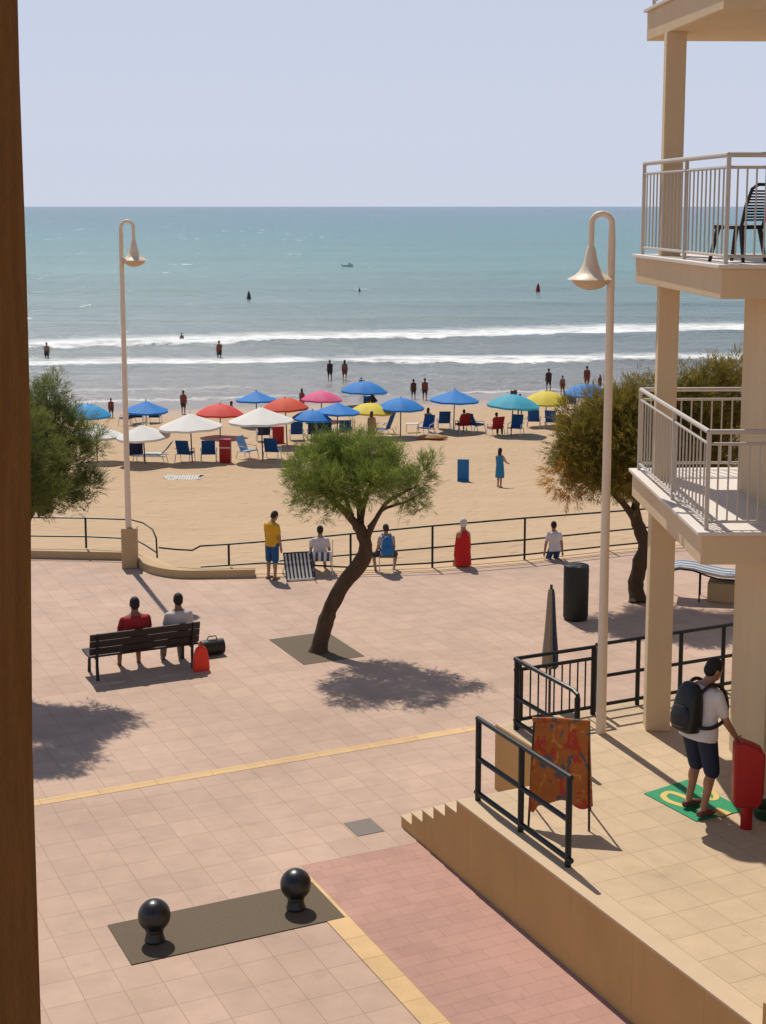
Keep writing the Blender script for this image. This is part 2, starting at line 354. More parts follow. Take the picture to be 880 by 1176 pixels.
# ---- sea
BREAK = [ # Y = c + m X, ridge height, width
    (147.6, .30, .55, 3.2), (126.1, .07, .3, 2.2), (176, .12, .35, 5), (203, .08, .35, 6), (240, .05, .35, 8), (300, .05, .35, 11)]
mb = MB()
xs = axis(-70, 70, 1.25, 60000, 1.35); ys = axis(96, 215, .75, 320, 1.03)
y = ys[-1]; d = 4.5
while y < 60000: y += d; d *= 1.12; ys.append(y)
for y in ys:
    for x in xs:
        z = SEA
        if abs(x) < 300:
            for c, mm, h, w in BREAK:
                t = (y-(c+mm*x)-1.5*math.sin(x*.06+c)-.7*math.sin(x*.17+2*c))/w
                if abs(t) < 3: z += h*math.exp(-t*t*(1.6 if t < 0 else .6))*(.75+.25*math.sin(x*.05+c*1.3))
            if y > 108: z += .04*math.sin(y*1.1+x*.15+math.sin(x*.3))
        mb.v.append((x, y, z))
nx = len(xs)
for j in range(len(ys)-1):
    for i in range(nx-1): mb.f.append((j*nx+i, j*nx+i+1, (j+1)*nx+i+1, (j+1)*nx+i))
m, nt, bs = newmat('sea water'); L = nt.links.new
def mth(op, a, b=None, c=None, clamp=False):
    n = nd(nt, 'ShaderNodeMath', operation=op); n.use_clamp = clamp
    for i, q in enumerate((a, b, c)):
        if q is None: continue
        if isinstance(q, (int, float)): n.inputs[i].default_value = q
        else: L(q, n.inputs[i])
    return n.outputs[0]
tc = nd(nt, 'ShaderNodeTexCoord'); sp = nd(nt, 'ShaderNodeSeparateXYZ'); L(tc.outputs['Object'], sp.inputs[0]); X_, Y_ = sp.outputs[0], sp.outputs[1]
def noise(scale, sc=(1, 1, 1), detail=5, rough=.55):
    mp = nd(nt, 'ShaderNodeMapping'); mp.inputs['Scale'].default_value = sc; L(tc.outputs['Object'], mp.inputs[0])
    n = nd(nt, 'ShaderNodeTexNoise'); n.inputs['Scale'].default_value = scale; n.inputs['Detail'].default_value = detail; n.inputs['Roughness'].default_value = rough
    L(mp.outputs[0], n.inputs['Vector']); return n.outputs['Fac']
warp = noise(.05, (1, .3, 1), 4); warp2 = noise(.5, (1, .6, 1), 4)
sdist = mth('MULTIPLY_ADD', X_, -.15, Y_); sdist = mth('MULTIPLY_ADD', warp, 20., sdist); sdist = mth('SUBTRACT', sdist, 10.)
lg = mth('LOGARITHM', mth('MAXIMUM', sdist, 90.), 10.)
mr = nd(nt, 'ShaderNodeMapRange'); mr.inputs[1].default_value = 2.0; mr.inputs[2].default_value = 4.0; L(lg, mr.inputs[0])
cr = nd(nt, 'ShaderNodeValToRGB'); L(mr.outputs[0], cr.inputs[0]); e = cr.color_ramp.elements
e[0].position = 0; e[0].color = (.20, .175, .15, 1); e[1].position = 1; e[1].color = (.055, .13, .20, 1)
for p, c in ((.05, (.155, .175, .165)), (.11, (.12, .175, .168)), (.16, (.10, .185, .175)), (.25, (.072, .205, .182)), (.42, (.045, .192, .188)), (.65, (.045, .155, .195))):
    q = e.new(p); q.color = c4(c)
SEACR = cr
# foam
def foam(c, mm, w0, w1, thr, ns, wamp):
    t = mth('SUBTRACT', Y_, mth('MULTIPLY_ADD', X_, mm, c))
    t = mth('ADD', t, mth('MULTIPLY_ADD', noise(.045, (1, .2, 1), 3), wamp, -wamp*.5)); t = mth('ADD', t, mth('MULTIPLY_ADD', warp2, 4.0, -2.0)); t = mth('ADD', t, mth('MULTIPLY_ADD', noise(2.2, (.5, .6, 1), 5), 1.6, -.8))
    a = nd(nt, 'ShaderNodeMapRange', interpolation_type='SMOOTHSTEP'); a.inputs[1].default_value = -.4; a.inputs[2].default_value = .5; L(t, a.inputs[0])
    b = nd(nt, 'ShaderNodeMapRange', interpolation_type='SMOOTHSTEP'); b.inputs[1].default_value = w0; b.inputs[2].default_value = w1; b.inputs[3].default_value = 1; b.inputs[4].default_value = 0; L(t, b.inputs[0])
    k = mth('MULTIPLY', a.outputs[0], b.outputs[0])
    g = nd(nt, 'ShaderNodeMapRange', interpolation_type='SMOOTHSTEP'); g.inputs[1].default_value = thr-.05; g.inputs[2].default_value = thr+.06; L(noise(ns, (1, .12, 1), 3), g.inputs[0])
    br = nd(nt, 'ShaderNodeMapRange'); br.inputs[1].default_value = .30; br.inputs[2].default_value = .55; br.inputs[3].default_value = .05; L(noise(.8, (.5, .8, 1), 9, .72), br.inputs[0])
    return mth('MULTIPLY', mth('MULTIPLY', k, g.outputs[0]), br.outputs[0])
f1 = foam(146.8, .30, 7.0, 17.0, .30, .03, 8)
f2 = foam(125.3, .07, 3.0, 9.0, .33, .035, 6)
f3 = foam(110.5, .17, .5, 1.8, .5, .05, 5)
f4 = foam(104.6, .2, .5, 1.4, .42, .05, 4)
# whitecaps: rare flecks
wc = nd(nt, 'ShaderNodeMapRange', interpolation_type='SMOOTHSTEP'); wc.inputs[1].default_value = .67; wc.inputs[2].default_value = .73; L(noise(.35, (.45, .16, 1), 6, .6), wc.inputs[0])
zone = nd(nt, 'ShaderNodeMapRange'); zone.inputs[1].default_value = 155; zone.inputs[2].default_value = 170; L(sdist, zone.inputs[0])
left = nd(nt, 'ShaderNodeMapRange'); left.inputs[1].default_value = 5; left.inputs[2].default_value = -25; L(X_, left.inputs[0])
f5 = mth('MULTIPLY', mth('MULTIPLY', wc.outputs[0], zone.outputs[0]), left.outputs[0])
fm = mth('MAXIMUM', mth('MAXIMUM', f1, f2), mth('MAXIMUM', mth('MULTIPLY', f3, .35), mth('MAXIMUM', mth('MULTIPLY', f4, .6), mth('MULTIPLY', f5, .7))), clamp=True) if False else mth('MAXIMUM', mth('MAXIMUM', f1, f2), mth('MAXIMUM', mth('MULTIPLY', f3, .35), mth('MAXIMUM', mth('MULTIPLY', f4, .6), mth('MULTIPLY', f5, .7))))
patch = noise(.022, (.25, 1, 1), 5); pr = nd(nt, 'ShaderNodeMapRange'); pr.inputs[1].default_value = .3; pr.inputs[2].default_value = .7; pr.inputs[3].default_value = .86; pr.inputs[4].default_value = 1.12; L(patch, pr.inputs[0])
vm = nd(nt, 'ShaderNodeVectorMath', operation='SCALE'); L(cr.outputs[0], vm.inputs[0]); L(pr.outputs[0], vm.inputs['Scale'])
cm = nd(nt, 'ShaderNodeMix', data_type='RGBA'); cm.inputs[7].default_value = (.86, .86, .85, 1); L(vm.outputs[0], cm.inputs[6]); L(fm, cm.inputs[0]); L(cm.outputs[2], bs.inputs['Base Color'])
bs.inputs['IOR'].default_value = 1.33
rg = nd(nt, 'ShaderNodeMapRange'); rg.inputs[3].default_value = .22; rg.inputs[4].default_value = .9; L(fm, rg.inputs[0]); L(rg.outputs[0], bs.inputs['Roughness'])
wv = mth('ADD', mth('MULTIPLY', noise(.22, (.35, 1, 1), 8, .62), 1.6), mth('MULTIPLY', noise(1.6, (.5, 1, 1), 5, .6), .35))
bp = nd(nt, 'ShaderNodeBump'); bp.inputs['Strength'].default_value = .75; bp.inputs['Distance'].default_value = .9; L(wv, bp.inputs['Height']); L(bp.outputs[0], bs.inputs['Normal'])
M['sea'] = m
struct('sea', mb, 'sea', smooth=True)

# ---- plaza
edge_px = [(36, 641), (140, 643), (158, 651), (175, 659), (205, 664), (250, 664), (303, 663), (400, 661), (500, 657), (607, 648), (730, 634)]
edge = [P(*q) for q in edge_px]; edge = [Vector((-60, edge[0].y-1, 0))] + edge + [Vector((14, edge[-1].y+2.2, 0)), Vector((60, edge[-1].y+15, 0))]
poly = [(-60, -12)] + [(60, -12)] + [(p.x, p.y) for p in reversed(edge)]
mb = MB(); mb.prism(poly, -1.2, 0); struct('plaza_paving', mb, 'plaza')
def offs(line, d):
    out = []
    for i, p in enumerate(line):
        t = (line[min(i+1, len(line)-1)]-line[max(i-1, 0)]).normalized(); out.append(p+Vector((-t.y, t.x, 0))*d)
    return out
def band(line, d0, d1, z0, z1):
    a, b = offs(line, d0), offs(line, d1); mb = MB(); rings = []
    for p, q in zip(a, b): rings.append([Vector((p.x, p.y, z0)), Vector((p.x, p.y, z1)), Vector((q.x, q.y, z1)), Vector((q.x, q.y, z0))])
    return mb.loft(rings)
def dens(line, n=4):
    out = []
    for i in range(len(line)-1):
        p0, p1, p2, p3 = line[max(i-1, 0)], line[i], line[i+1], line[min(i+2, len(line)-1)]
        for k in range(n):
            t = k/n; out.append(.5*((2*p1)+(p2-p0)*t+(2*p0-5*p1+4*p2-p3)*t*t+(3*p1-p0-3*p2+p3)*t**3))
    return out+[line[-1]]
sm_edge = edge[:2] + dens(edge[2:8], 4) + edge[8:]
struct('promenade_strip', band(sm_edge, .003, .75, -1.1, .012), 'strip')
kl = [p for p in sm_edge if p.x < -2.9]
k = obj('kerb_wall', band(kl, -.02, .27, .0, .2), 'kerb', smooth=False, bevel=.015); tag(k, 'low beige kerb wall curving along the seaward edge of the paved promenade', 'kerb')
def sheet(name, a0, a1, b0, b1, z, mat):
    mb = MB(); q = [W(a0, b0), W(a1, b0), W(a1, b1), W(a0, b1)]
    mb.add([(p.x, p.y, z) for p in q], [(0, 1, 2, 3)]); return struct(name, mb, mat)
sheet('yellow_line', -3, 11.9, 21.09, 21.31, .004, 'yellowtile')
sheet('brick_path', 7.1, 8.88, 4, 17.52, .004, 'brick')
sheet('yellow_strip', 6.795, 7.1, 4, 17.25, .008, 'yellowtile')
sheet('dark_paving_slab', 4.30, 7.04, 15.93, 17.0, .012, 'dark_slab')
sheet('tree_pit', 10.5, 11.8, 25.7, 27.58, .006, 'dark_slab')
sheet('drain_cover', 8.18, 8.6, 18.06, 18.55, .006, 'grey_slab')

# ---- terrace
TZ = 1.03
AW, BT = 8.88, 16.43      # wall plane, top of the steps
BN = 18.75                # back edge of the terrace
tp = [W(AW+.27, -2), W(26, -2), W(26, BN), W(10.8, BN), W(10.8, BT), W(AW+.27, BT)]
mb = MB(); mb.prism([(p.x, p.y) for p in tp], -.3, TZ); struct('terrace_paving', mb, 'terrace')
def abbox(mb, a0, a1, b0, b1, z0, z1):
    q = [W(a0, b0), W(a1, b0), W(a1, b1), W(a0, b1)]
    mb.hexa([(p.x, p.y, z0) for p in q]+[(p.x, p.y, z1) for p in q]); return mb
wt = thing('retaining_wall', 'long ochre rendered side wall of the raised terrace beside the pink brick path', 'wall', W(AW, 12, 0))
obj('wall', abbox(MB(), AW, AW+.268, -2, BT, -.3, TZ-.03), 'terrwall', wt, False, True)
obj('coping', abbox(MB(), AW-.004, AW+.267, -2, BT, TZ-.03, TZ+.003), 'cap', wt, False, True, bevel=.006)
obj('parapet', abbox(MB(), AW-.006, AW+.4, 6.0, 10.28, TZ+.004, TZ+.3), 'terrwall', wt, False, True)
obj('stair_wall', abbox(MB(), 10.79, 10.8, BT+.002, BN-.002, -.3, TZ-.012), 'terrwall', wt, False, True)
st = thing('staircase', 'beige steps going down from the terrace to the plaza between black handrails', 'steps', W(9.8, 17.2, 0))
for i in range(5):
    zt_ = TZ-.172*(i+1); s_ = obj('step', abbox(MB(), AW+.001+.001*i, 10.8-.003, BT+.334*i+.001, BT+.334*(i+1), -.2, zt_-.022), 'terrwall', st, False, True)
    obj('tread', abbox(MB(), AW-.003, 10.797, BT+.334*i+.001, BT+.334*(i+1)+.012, zt_-.022, zt_), 'cap', s_, False, False, bevel=.004)

# ================================================================== RAILINGS
def railing(name, label, cat, posts, rails, mat, r_post=.028, r_rail=.022, pickets=None, pr=.012, square=False):
    """posts: list of (pos, height); rails: list of point lists; pickets: list of (pos, z0, z1)"""
    t = thing(name, label, cat, posts[0][0]); tm = t.location.copy()
    for p, h in posts:
        obj('post', MB().tube([p, p+Vector((0, 0, h))], r_post, 8), mat, t, True, True)
    for line in rails:
        obj('rail', MB().tube(line, r_rail, 8), mat, t, True, True)
    for p, z0, z1 in pickets or ():
        obj('picket', MB().tube([p+Vector((0, 0, z0)), p+Vector((0, 0, z1))], pr, 6), mat, t, True, True)
    return t
UPZ = lambda p, h: Vector((p.x, p.y, p.z+h))
# promenade railings
fl = offs(sm_edge, .42)
def at_x(x, z=0.012):
    for p, q in zip(fl, fl[1:]):
        if p.x <= x <= q.x: 
            f = (x-p.x)/(q.x-p.x); return Vector((x, p.y+(q.y-p.y)*f, z))
def rail_px(px, ypx): # railing point above the line at that pixel column
    x = -9.0
    best = None
    X = (px-440)/F*36.2
    p = at_x(X); 
    return Vector((p.x, p.y, ZAT(p.x, p.y, ypx)))
kt = .2
L1 = [Vector((-30, 36.9, kt)), Vector((-20, 36.95, kt)), Vector((-14, 36.95, kt)), Vector((-10.5, 36.95, kt)), Vector((-7.55, 36.8, kt))]
pc = P(178, 646, .2); curve = [UPZ(L1[4], .78), Vector((-6.35, 36.6, .98)), Vector((-6.0, 36.3, .96)), Vector((-5.72, 35.95, .88)), Vector((-5.6, 35.75, .70)), Vector((-5.58, 35.72, .2))]
curve2 = [UPZ(L1[4], .3), Vector((-6.3, 36.55, .5)), Vector((-5.95, 36.2, .42)), Vector((-5.6, 35.74, .34))]
l1r = [UPZ(p, .78) for p in L1[:4]] + curve
railing('promenade_railing', 'black promenade railing behind the lamp plinth, its end curving down to the kerb', 'railing', [(p, .76) for p in L1[1:]], [l1r, [UPZ(p, .3) for p in L1[:4]]+curve2], 'iron')
top = [(182, 629), (205, 631), (224, 632), (233, 627), (265, 625), (303, 622), (322, 621), (403, 613), (497, 604), (607, 595), (725, 587), (760, 584.5)]
mid = [(322, 644), (403, 637), (497, 629), (607, 620), (725, 609), (760, 606)]
low = [(233, 651), (265, 649), (303, 646.5), (403, 651.5), (497, 646.5), (607, 637), (725, 626), (760, 623)]
pts_ = []
for px in (265, 403, 497, 607, 712): 
    p = rail_px(px, 640); h = lerp_table(px, top) if False else None
    q = at_x(p.x); zt = ZAT(p.x, p.y, lerp_table(px, top)); z0 = .2 if p.x < -3.1 else .012
    pts_.append((Vector((p.x, p.y, z0)), zt-z0))
def ext(line): return [rail_px(*q) for q in line] + [at_x(11.5)+Vector((0, 0, rail_px(*line[-1]).z-.012))]
pts_.append((at_x(9.2), 1.0)); pts_.append((at_x(11.5), 1.0))
railing('promenade_railing', 'long black three-rail promenade railing between the plaza and the sand behind the curved tree', 'railing', pts_, [ext(top), ext(mid), ext(low)], 'iron')
# terrace railings
def line_ab(pts, z): return [W(a, b, z) for a, b in pts]
ra = AW+.25
rp = [W(ra, 16.3, TZ), W(ra, 15.2, TZ), W(ra, 14.1, TZ)]
railing('terrace_handrail', 'black iron handrail along the terrace edge in front of the orange cloth stand', 'railing', [(p, 1.1) for p in rp],
        [[W(ra, 16.34, TZ+1.12), W(ra, 14.06, TZ+1.12)], [W(ra, 16.3, TZ+.58), W(ra, 14.1, TZ+.58)], [W(ra, 16.36, TZ+.1), W(ra, 14.02, TZ+.1)]], 'iron', .04, .034)
rb = 10.95
rp = [W(rb, 18.4, TZ), W(rb, 16.75, TZ)]
pk = [(W(rb, 18.4-.21*i, TZ), .12, 1.0 if i else 1.0) for i in range(1, 3)]
railing('terrace_handrail', 'short black stair handrail running from the picket corner down behind the orange cloth', 'railing', [(rp[0], 1.06), (rp[1], 1.0)],
        [[W(rb, 18.46, TZ+1.08), W(rb, 16.85, TZ+1.08), W(rb, 16.75, TZ+1.05), W(rb, 16.73, TZ+.95)], [W(rb, 18.4, TZ+.5), W(rb, 16.75, TZ+.5)], [W(rb, 18.4, TZ+.12), W(rb, 16.75, TZ+.12)]], 'iron', .042, .034)
pk = [(W(rb+.14*i, 18.47, TZ), .12, .9) for i in range(1, 10)]
railing('picket_railing', 'black picket railing at the terrace corner beside the right lamp post', 'railing', [(W(rb+.08, 18.47, TZ), 1.06), (W(12.36, 18.47, TZ), 1.06)],
        [[W(rb, 18.47, TZ+1.08), W(12.38, 18.47, TZ+1.08)], [W(rb, 18.47, TZ+.9), W(12.36, 18.47, TZ+.9)], [W(rb, 18.47, TZ+.12), W(12.36, 18.47, TZ+.12)]], 'iron', .042, .03, pk, .013)
xs_ = (12.5, 13.24, 14.06, 14.9, 15.8, 16.7)
railing('terrace_railing', 'black three-rail railing at the back of the terrace behind the cream column', 'railing', [(W(a, 18.55, TZ), 1.06) for a in xs_],
        [[W(12.45, 18.55, TZ+h), W(16.75, 18.55, TZ+h)] for h in (1.08, .56, .1)], 'iron', .036, .03)

# ================================================================== BUILDING WITH BALCONIES
bl = thing('apartment_building', 'cream apartment building with railed balconies on a square column above the terrace', 'building', (5.5, 20, TZ))
def part(name, mb, mat, bevel=0, smooth=False, parent=None): return obj(name, mb, mat, parent or bl, smooth, True, bevel)
def qbox(pts, z0, z1): return MB().hexa([(p[0], p[1], z0) for p in pts]+[(p[0], p[1], z1) for p in pts])
BX = R(-3.5)
cx, cy = 4.12, 21.42
for z0_, z1_, w_ in ((TZ, 4.45, .36), (4.85, 7.69, .29), (8.09, 11.23, .28)):
    part('column', MB().box((cx, cy, (z0_+z1_)/2), (w_, w_, z1_-z0_), BX), 'concrete', .012)
part('pier', qbox([(5.07, 18.9), (7.0, 18.9), (7.0, 20.5), (5.0, 20.5)], TZ-.1, 7.72), 'concrete', .012)
part('body_wall', qbox([(6.6, 8), (16, 8), (16, 22), (6.6, 22)], TZ-.1, 15.5), 'concrete')
M['pane'] = pm('dark window glass', (.03, .04, .045), .08, .1, 3, spec=.6)
def opening(y0, y1, z0, z1, kind):
    f = part(kind, MB().box((6.59, (y0+y1)/2, z1+.03), (.07, y1-y0+.12, .06)).box((6.59, y0-.03, (z0+z1)/2), (.066, .06, z1-z0)).box((6.59, y1+.03, (z0+z1)/2), (.066, .06, z1-z0)).box((6.588, (y0+y1)/2, (z0+z1)/2), (.06, .05, z1-z0)), 'metal')
    part('pane', MB().box((6.596, (y0+y1)/2, (z0+z1)/2), (.03, y1-y0, z1-z0)), 'pane', parent=f)
    if kind == 'window': part('sill', MB().box((6.57, (y0+y1)/2, z0-.03), (.14, y1-y0+.2, .06)), 'cap', parent=f)
for zf_ in (8.1, 11.68): opening(18.9, 20.9, zf_+.02, zf_+2.2, 'balcony_door')
for zf_ in (1.03, 4.86, 8.1, 11.68):
    for y_ in (10.0, 13.5): opening(y_, y_+1.3, zf_+1.0, zf_+2.2, 'window')
def slab(far, near, zf, h):
    fx, fy = far; nx_, ny = near
    ptsq = [(nx_, ny), (6.58, ny+.06), (6.58, fy+.1), (fx, fy)]
    s_ = part('balcony_slab', qbox(ptsq, zf-h, zf-.05), 'concrete', .01)
    o2 = .05
    part('floor', qbox([(nx_-o2, ny-o2), (6.57, ny+.06-o2), (6.57, fy+.1+o2), (fx-o2, fy+o2)], zf-.05, zf), 'balc_floor', .008, parent=s_)
slab((3.76, 22.15), (4.12, 18.1), 8.1, .42)
slab((3.79, 22.15), (3.90, 17.75), 4.86, .42)
slab((3.9, 22.5), (4.22, 18.9), 11.68, .46)
def balc_rail(far, near, zf, hgt, back=True, front=True, n_side=22):
    far = Vector((far[0], far[1], zf)); near = Vector((near[0], near[1], zf))
    t = bpy.data.objects.new('balcony_railing', None); COL.objects.link(t); t.parent = bl; t.location = far-bl.location
    inv = Matrix.Translation(bl.location+t.location).inverted()
    def sub(name, mb):
        o = obj(name, mb, 'metal'); o.parent = t; o.matrix_parent_inverse = inv
    runs = [(far, near, n_side, True)]
    if front: runs.append((near, Vector((6.5, near.y+.06, zf)), 20, False))
    if back: runs.append((far, Vector((6.5, far.y+.1, zf)), 17, False))
    for p, q, n, side in runs:
        sub('handrail', MB().tube([UPZ(p, hgt), UPZ(q, hgt)], .032, 8))
        sub('rail', MB().tube([UPZ(p, hgt-.15), UPZ(q, hgt-.15)], .02, 8)); sub('rail', MB().tube([UPZ(p, .10), UPZ(q, .10)], .02, 8))
        for i in range(1, n):
            c = p.lerp(q, i/n)
            if (c-Vector((cx, cy, zf))).length < .05: continue
            sub('picket', MB().tube([UPZ(c, .1), UPZ(c, hgt-.15)], .0115, 6))
    for c in (far, near, far.lerp(near, .55), far.lerp(near, .0)+Vector((1.6, .06, 0)) if back else None):
        if c is None: continue
        sub('post', MB().box((c.x, c.y, zf+hgt/2), (.05, .05, hgt), BX))
balc_rail((3.84, 22.05), (4.19, 18.2), 8.1, 1.32, back=False)
balc_rail((3.87, 22.05), (3.98, 17.85), 4.86, 1.22)
balc_rail((3.98, 22.4), (4.3, 19.0), 11.68, 1.22, back=False, front=True)

# black plastic chair on upper balcony
ch = thing('balcony_chair', 'black plastic chair with slatted back standing on the upper balcony', 'chair', (4.53, 19.0, 8.1), R(40), None, 1.0)
def plastic_chair(t):
    obj('seat', MB().box((0, 0, .44), (.46, .46, .05)), 'black', t, bevel=.015)
    for sx in (-1, 1):
        obj('leg', MB().tube([(sx*.19, .18, .43), (sx*.23, .27, 0)], [.034, .022], 8), 'black', t)
        obj('leg', MB().tube([(sx*.19, -.18, .43), (sx*.23, -.25, 0)], [.034, .022], 8), 'black', t)
    b = obj('backrest', MB().tube([(-.22, -.2, .45), (-.24, -.27, .7), (-.2, -.33, .92), (-.1, -.35, .97), (.1, -.35, .97), (.2, -.33, .92), (.24, -.27, .7), (.22, -.2, .45)], .022, 8), 'black', t)
    for i in range(11):
        z = .53+.036*i; y = -.205-(z-.45)*.27
        obj('slat', MB().box((0, y, z), (.45, .014, .023)), 'black', b)
plastic_chair(ch)

# wooden corner post beside the camera
A, B = PD(19, 0, 1.75), PD(45, 1176, 1.75)
def xe(z): return B.x+(A.x-B.x)*(z-B.z)/(A.z-B.z)
mb = MB(); rings = []
for i in range(60):
    z = -.0+12*i/59; w = .0025*math.sin(z*23)+.002*math.sin(z*57+1)+.0065*max(0, 1-((z-8.55)/.65)**2); x1 = xe(z)+w
    rings.append([Vector((x1-.5, 1.5, z)), Vector((x1-.004, 1.5, z)), Vector((x1, 1.75, z)), Vector((x1-.5, 1.75, z))])
tag(obj('wooden_post', mb.loft(rings), 'post', smooth=False, bevel=.006), 'rough dark brown wooden post rising close by at the near edge of the view', 'post')

# ================================================================== LAMPS
def lamp(label, base, top_z, side, r, arch):
    t = thing('street_lamp', label, 'street lamp', base, 0, 'cream gooseneck street lamps')
    h = top_z-base.z; A2 = arch/2
    pts = [(0, 0, 0), (0, 0, .5)] + [(0, 0, h*.5), (0, 0, h-A2-.25)]
    pts += [(side*(A2-A2*math.cos(a)), 0, h-A2-.04+A2*math.sin(a)) for a in [math.pi*i/12 for i in range(0, 13)]] + [(side*arch, 0, h-A2-.38)]
    rs = [r*1.1, r*1.08, r*.9, r*.78]+[r*.6]*14
    obj('pole', MB().tube(pts, rs, 12), 'lamp', t)
    z1 = h-A2-.35; c = (side*arch, 0, 0)
    obj('lamp_shade', MB().lathe([(.042, z1), (.058, z1-.02), (.06, z1-.05), (.072, z1-.07), (.088, z1-.17), (.115, z1-.27), (.165, z1-.36), (.235, z1-.42), (.315, z1-.46), (.327, z1-.475), (.28, z1-.475)], 28, c), 'lamp', t)
    obj('lamp_globe', MB().lathe([(.272, z1-.477), (.26, z1-.51), (.19, z1-.575), (.11, z1-.61), (.02, z1-.625)], 28, c), 'glass', t)
    return t
bp_ = P(149, 652, 0); bp_.z = 0
tag(obj('lamp_plinth', MB().box((bp_.x, bp_.y+.1, .5), (.38, .38, 1.0), R(5)), 'kerb', smooth=False, bevel=.02), 'square beige stone plinth under the left street lamp', 'plinth')
lamp('tall cream gooseneck street lamp rising from the stone plinth by the kerb', Vector((bp_.x-.02, bp_.y+.1, 1.0)), ZAT(bp_.x, bp_.y+.1, 252), 1, .07, .3)
lb = W(12.02, 17.74, TZ)
lamp('cream gooseneck street lamp standing on the terrace beside the picket railing', lb, ZAT(lb.x, lb.y, 242), -1, .07, .29)

# ================================================================== TREES
def foliage(lobes, n_per_m3, Lb, Wb, up=.5, seed=1, out=.8):
    rng = np.random.default_rng(seed); V = []; T = []
    for (c, r, dens_) in lobes:
        r = np.array(r); n = int(n_per_m3*r[0]*r[1]*r[2]*4.19*dens_)
        ns = max(4, n//9)
        nc = max(6, int(26*(r[0]*r[1]*r[2])**(2/3)/.3**2*.42))
        cd = rng.normal(size=(nc, 3)); cd /= np.linalg.norm(cd, axis=1)[:, None]
        cr_ = rng.random(nc)**(1/3.2)*(.97+.07*rng.normal(size=nc)); cc = np.array(c)+cd*r*cr_[:, None]
        pick = rng.integers(0, nc, ns); cs = (.07+.045*rng.random(nc))*min(1.6, max(1, r.mean()/.45))
        off_ = rng.normal(size=(ns, 3)); base = cc[pick]+off_*cs[pick][:, None]; d = cd[pick]; tint_c = rng.random(nc)[pick]
        dirs = d*out+np.array([0, 0, up])+off_*.35+rng.normal(size=(ns, 3))*.22; dirs /= np.linalg.norm(dirs, axis=1)[:, None]
        k = 9
        b = np.repeat(base, k, 0); m = np.repeat(dirs, k, 0)+rng.normal(size=(ns*k, 3))*.36; m /= np.linalg.norm(m, axis=1)[:, None]
        s = rng.random(ns*k); b = b+np.repeat(dirs, k, 0)*(s[:, None]*Lb*1.2)+rng.normal(size=(ns*k, 3))*.02
        l = Lb*(.6+.7*rng.random(ns*k)); w = np.cross(m, rng.normal(size=(ns*k, 3))); w /= np.linalg.norm(w, axis=1)[:, None]; w *= (Wb*(.6+.8*rng.random(ns*k)))[:, None]
        V.append(np.stack([b-w*.5, b+w*.5, b+m*l[:, None]+w*.18, b+m*l[:, None]-w*.18], 1)); T.append(np.clip(np.repeat(tint_c*.6+rng.random(ns)*.25, k)+rng.random(ns*k)*.15, 0, 1))
    V = np.concatenate(V); T = np.concatenate(T); return V, T
def leaf_obj(name, V, T, mat, parent):
    n = len(V); me = bpy.data.meshes.new(name)
    me.vertices.add(4*n); me.vertices.foreach_set('co', V.reshape(-1).astype(np.float32))
    me.loops.add(4*n); me.loops.foreach_set('vertex_index', np.arange(4*n, dtype=np.int32))
    me.polygons.add(n); me.polygons.foreach_set('loop_start', np.arange(0, 4*n, 4, dtype=np.int32)); me.polygons.foreach_set('loop_total', np.full(n, 4, np.int32))
    at = me.attributes.new('tint', 'FLOAT', 'FACE'); at.data.foreach_set('value', T.astype(np.float32))
    me.update(); me.validate(); me.materials.append(M[mat])
    o = bpy.data.objects.new(name, me); COL.objects.link(o); o.parent = parent
    o.matrix_parent_inverse = Matrix.Translation(parent.location).inverted(); return o
def limb_mesh(paths):
    mb = MB()
    for pts, rs in paths:
        pts = [Vector(p) for p in pts]; d = dens(pts, 5); rr = []
        for i in range(len(d)):
            f = i/(len(d)-1)*(len(rs)-1); a = int(min(f, len(rs)-2)); rr.append(rs[a]+(rs[a+1]-rs[a])*(f-a))
        d = [p+Vector((random.gauss(0, .006), random.gauss(0, .006), 0)) if 0 < i else p for i, p in enumerate(d)]
        v0 = len(mb.v); mb.tube(d, rr, 16)
        for i in range(v0, len(mb.v)):
            j = (i-v0)//16; ph = (i-v0) % 16
            if j < len(d):
                c = d[j]; q = Vector(mb.v[i]); k_ = 1+.07*math.sin(ph*2.2+j*.45)+.05*math.sin(ph*4.1-j*.8)+random.gauss(0, .025)
                if j == 0: k_ *= 1.25
                elif j == 1: k_ *= 1.1
                mb.v[i] = tuple(c+(q-c)*k_)
    return mb
def tree(name, label, base, trunk, limbs, lobes, dens_, Lb, Wb, leaf, bark, seed, up=.5, out=.8):
    t = thing(name, label, 'tree', base)
    tr = obj('trunk', limb_mesh([trunk]), bark, t, world=True)
    for l in limbs: obj('limb', limb_mesh([l]), bark, tr)
    V, T = foliage(lobes, dens_, Lb, Wb, up, seed, out); leaf_obj('crown', V, T, leaf, t)
    return t
def PX(px, py, Y, dy=0.0):
    q = PD(px, py, Y); q.y += dy; return q
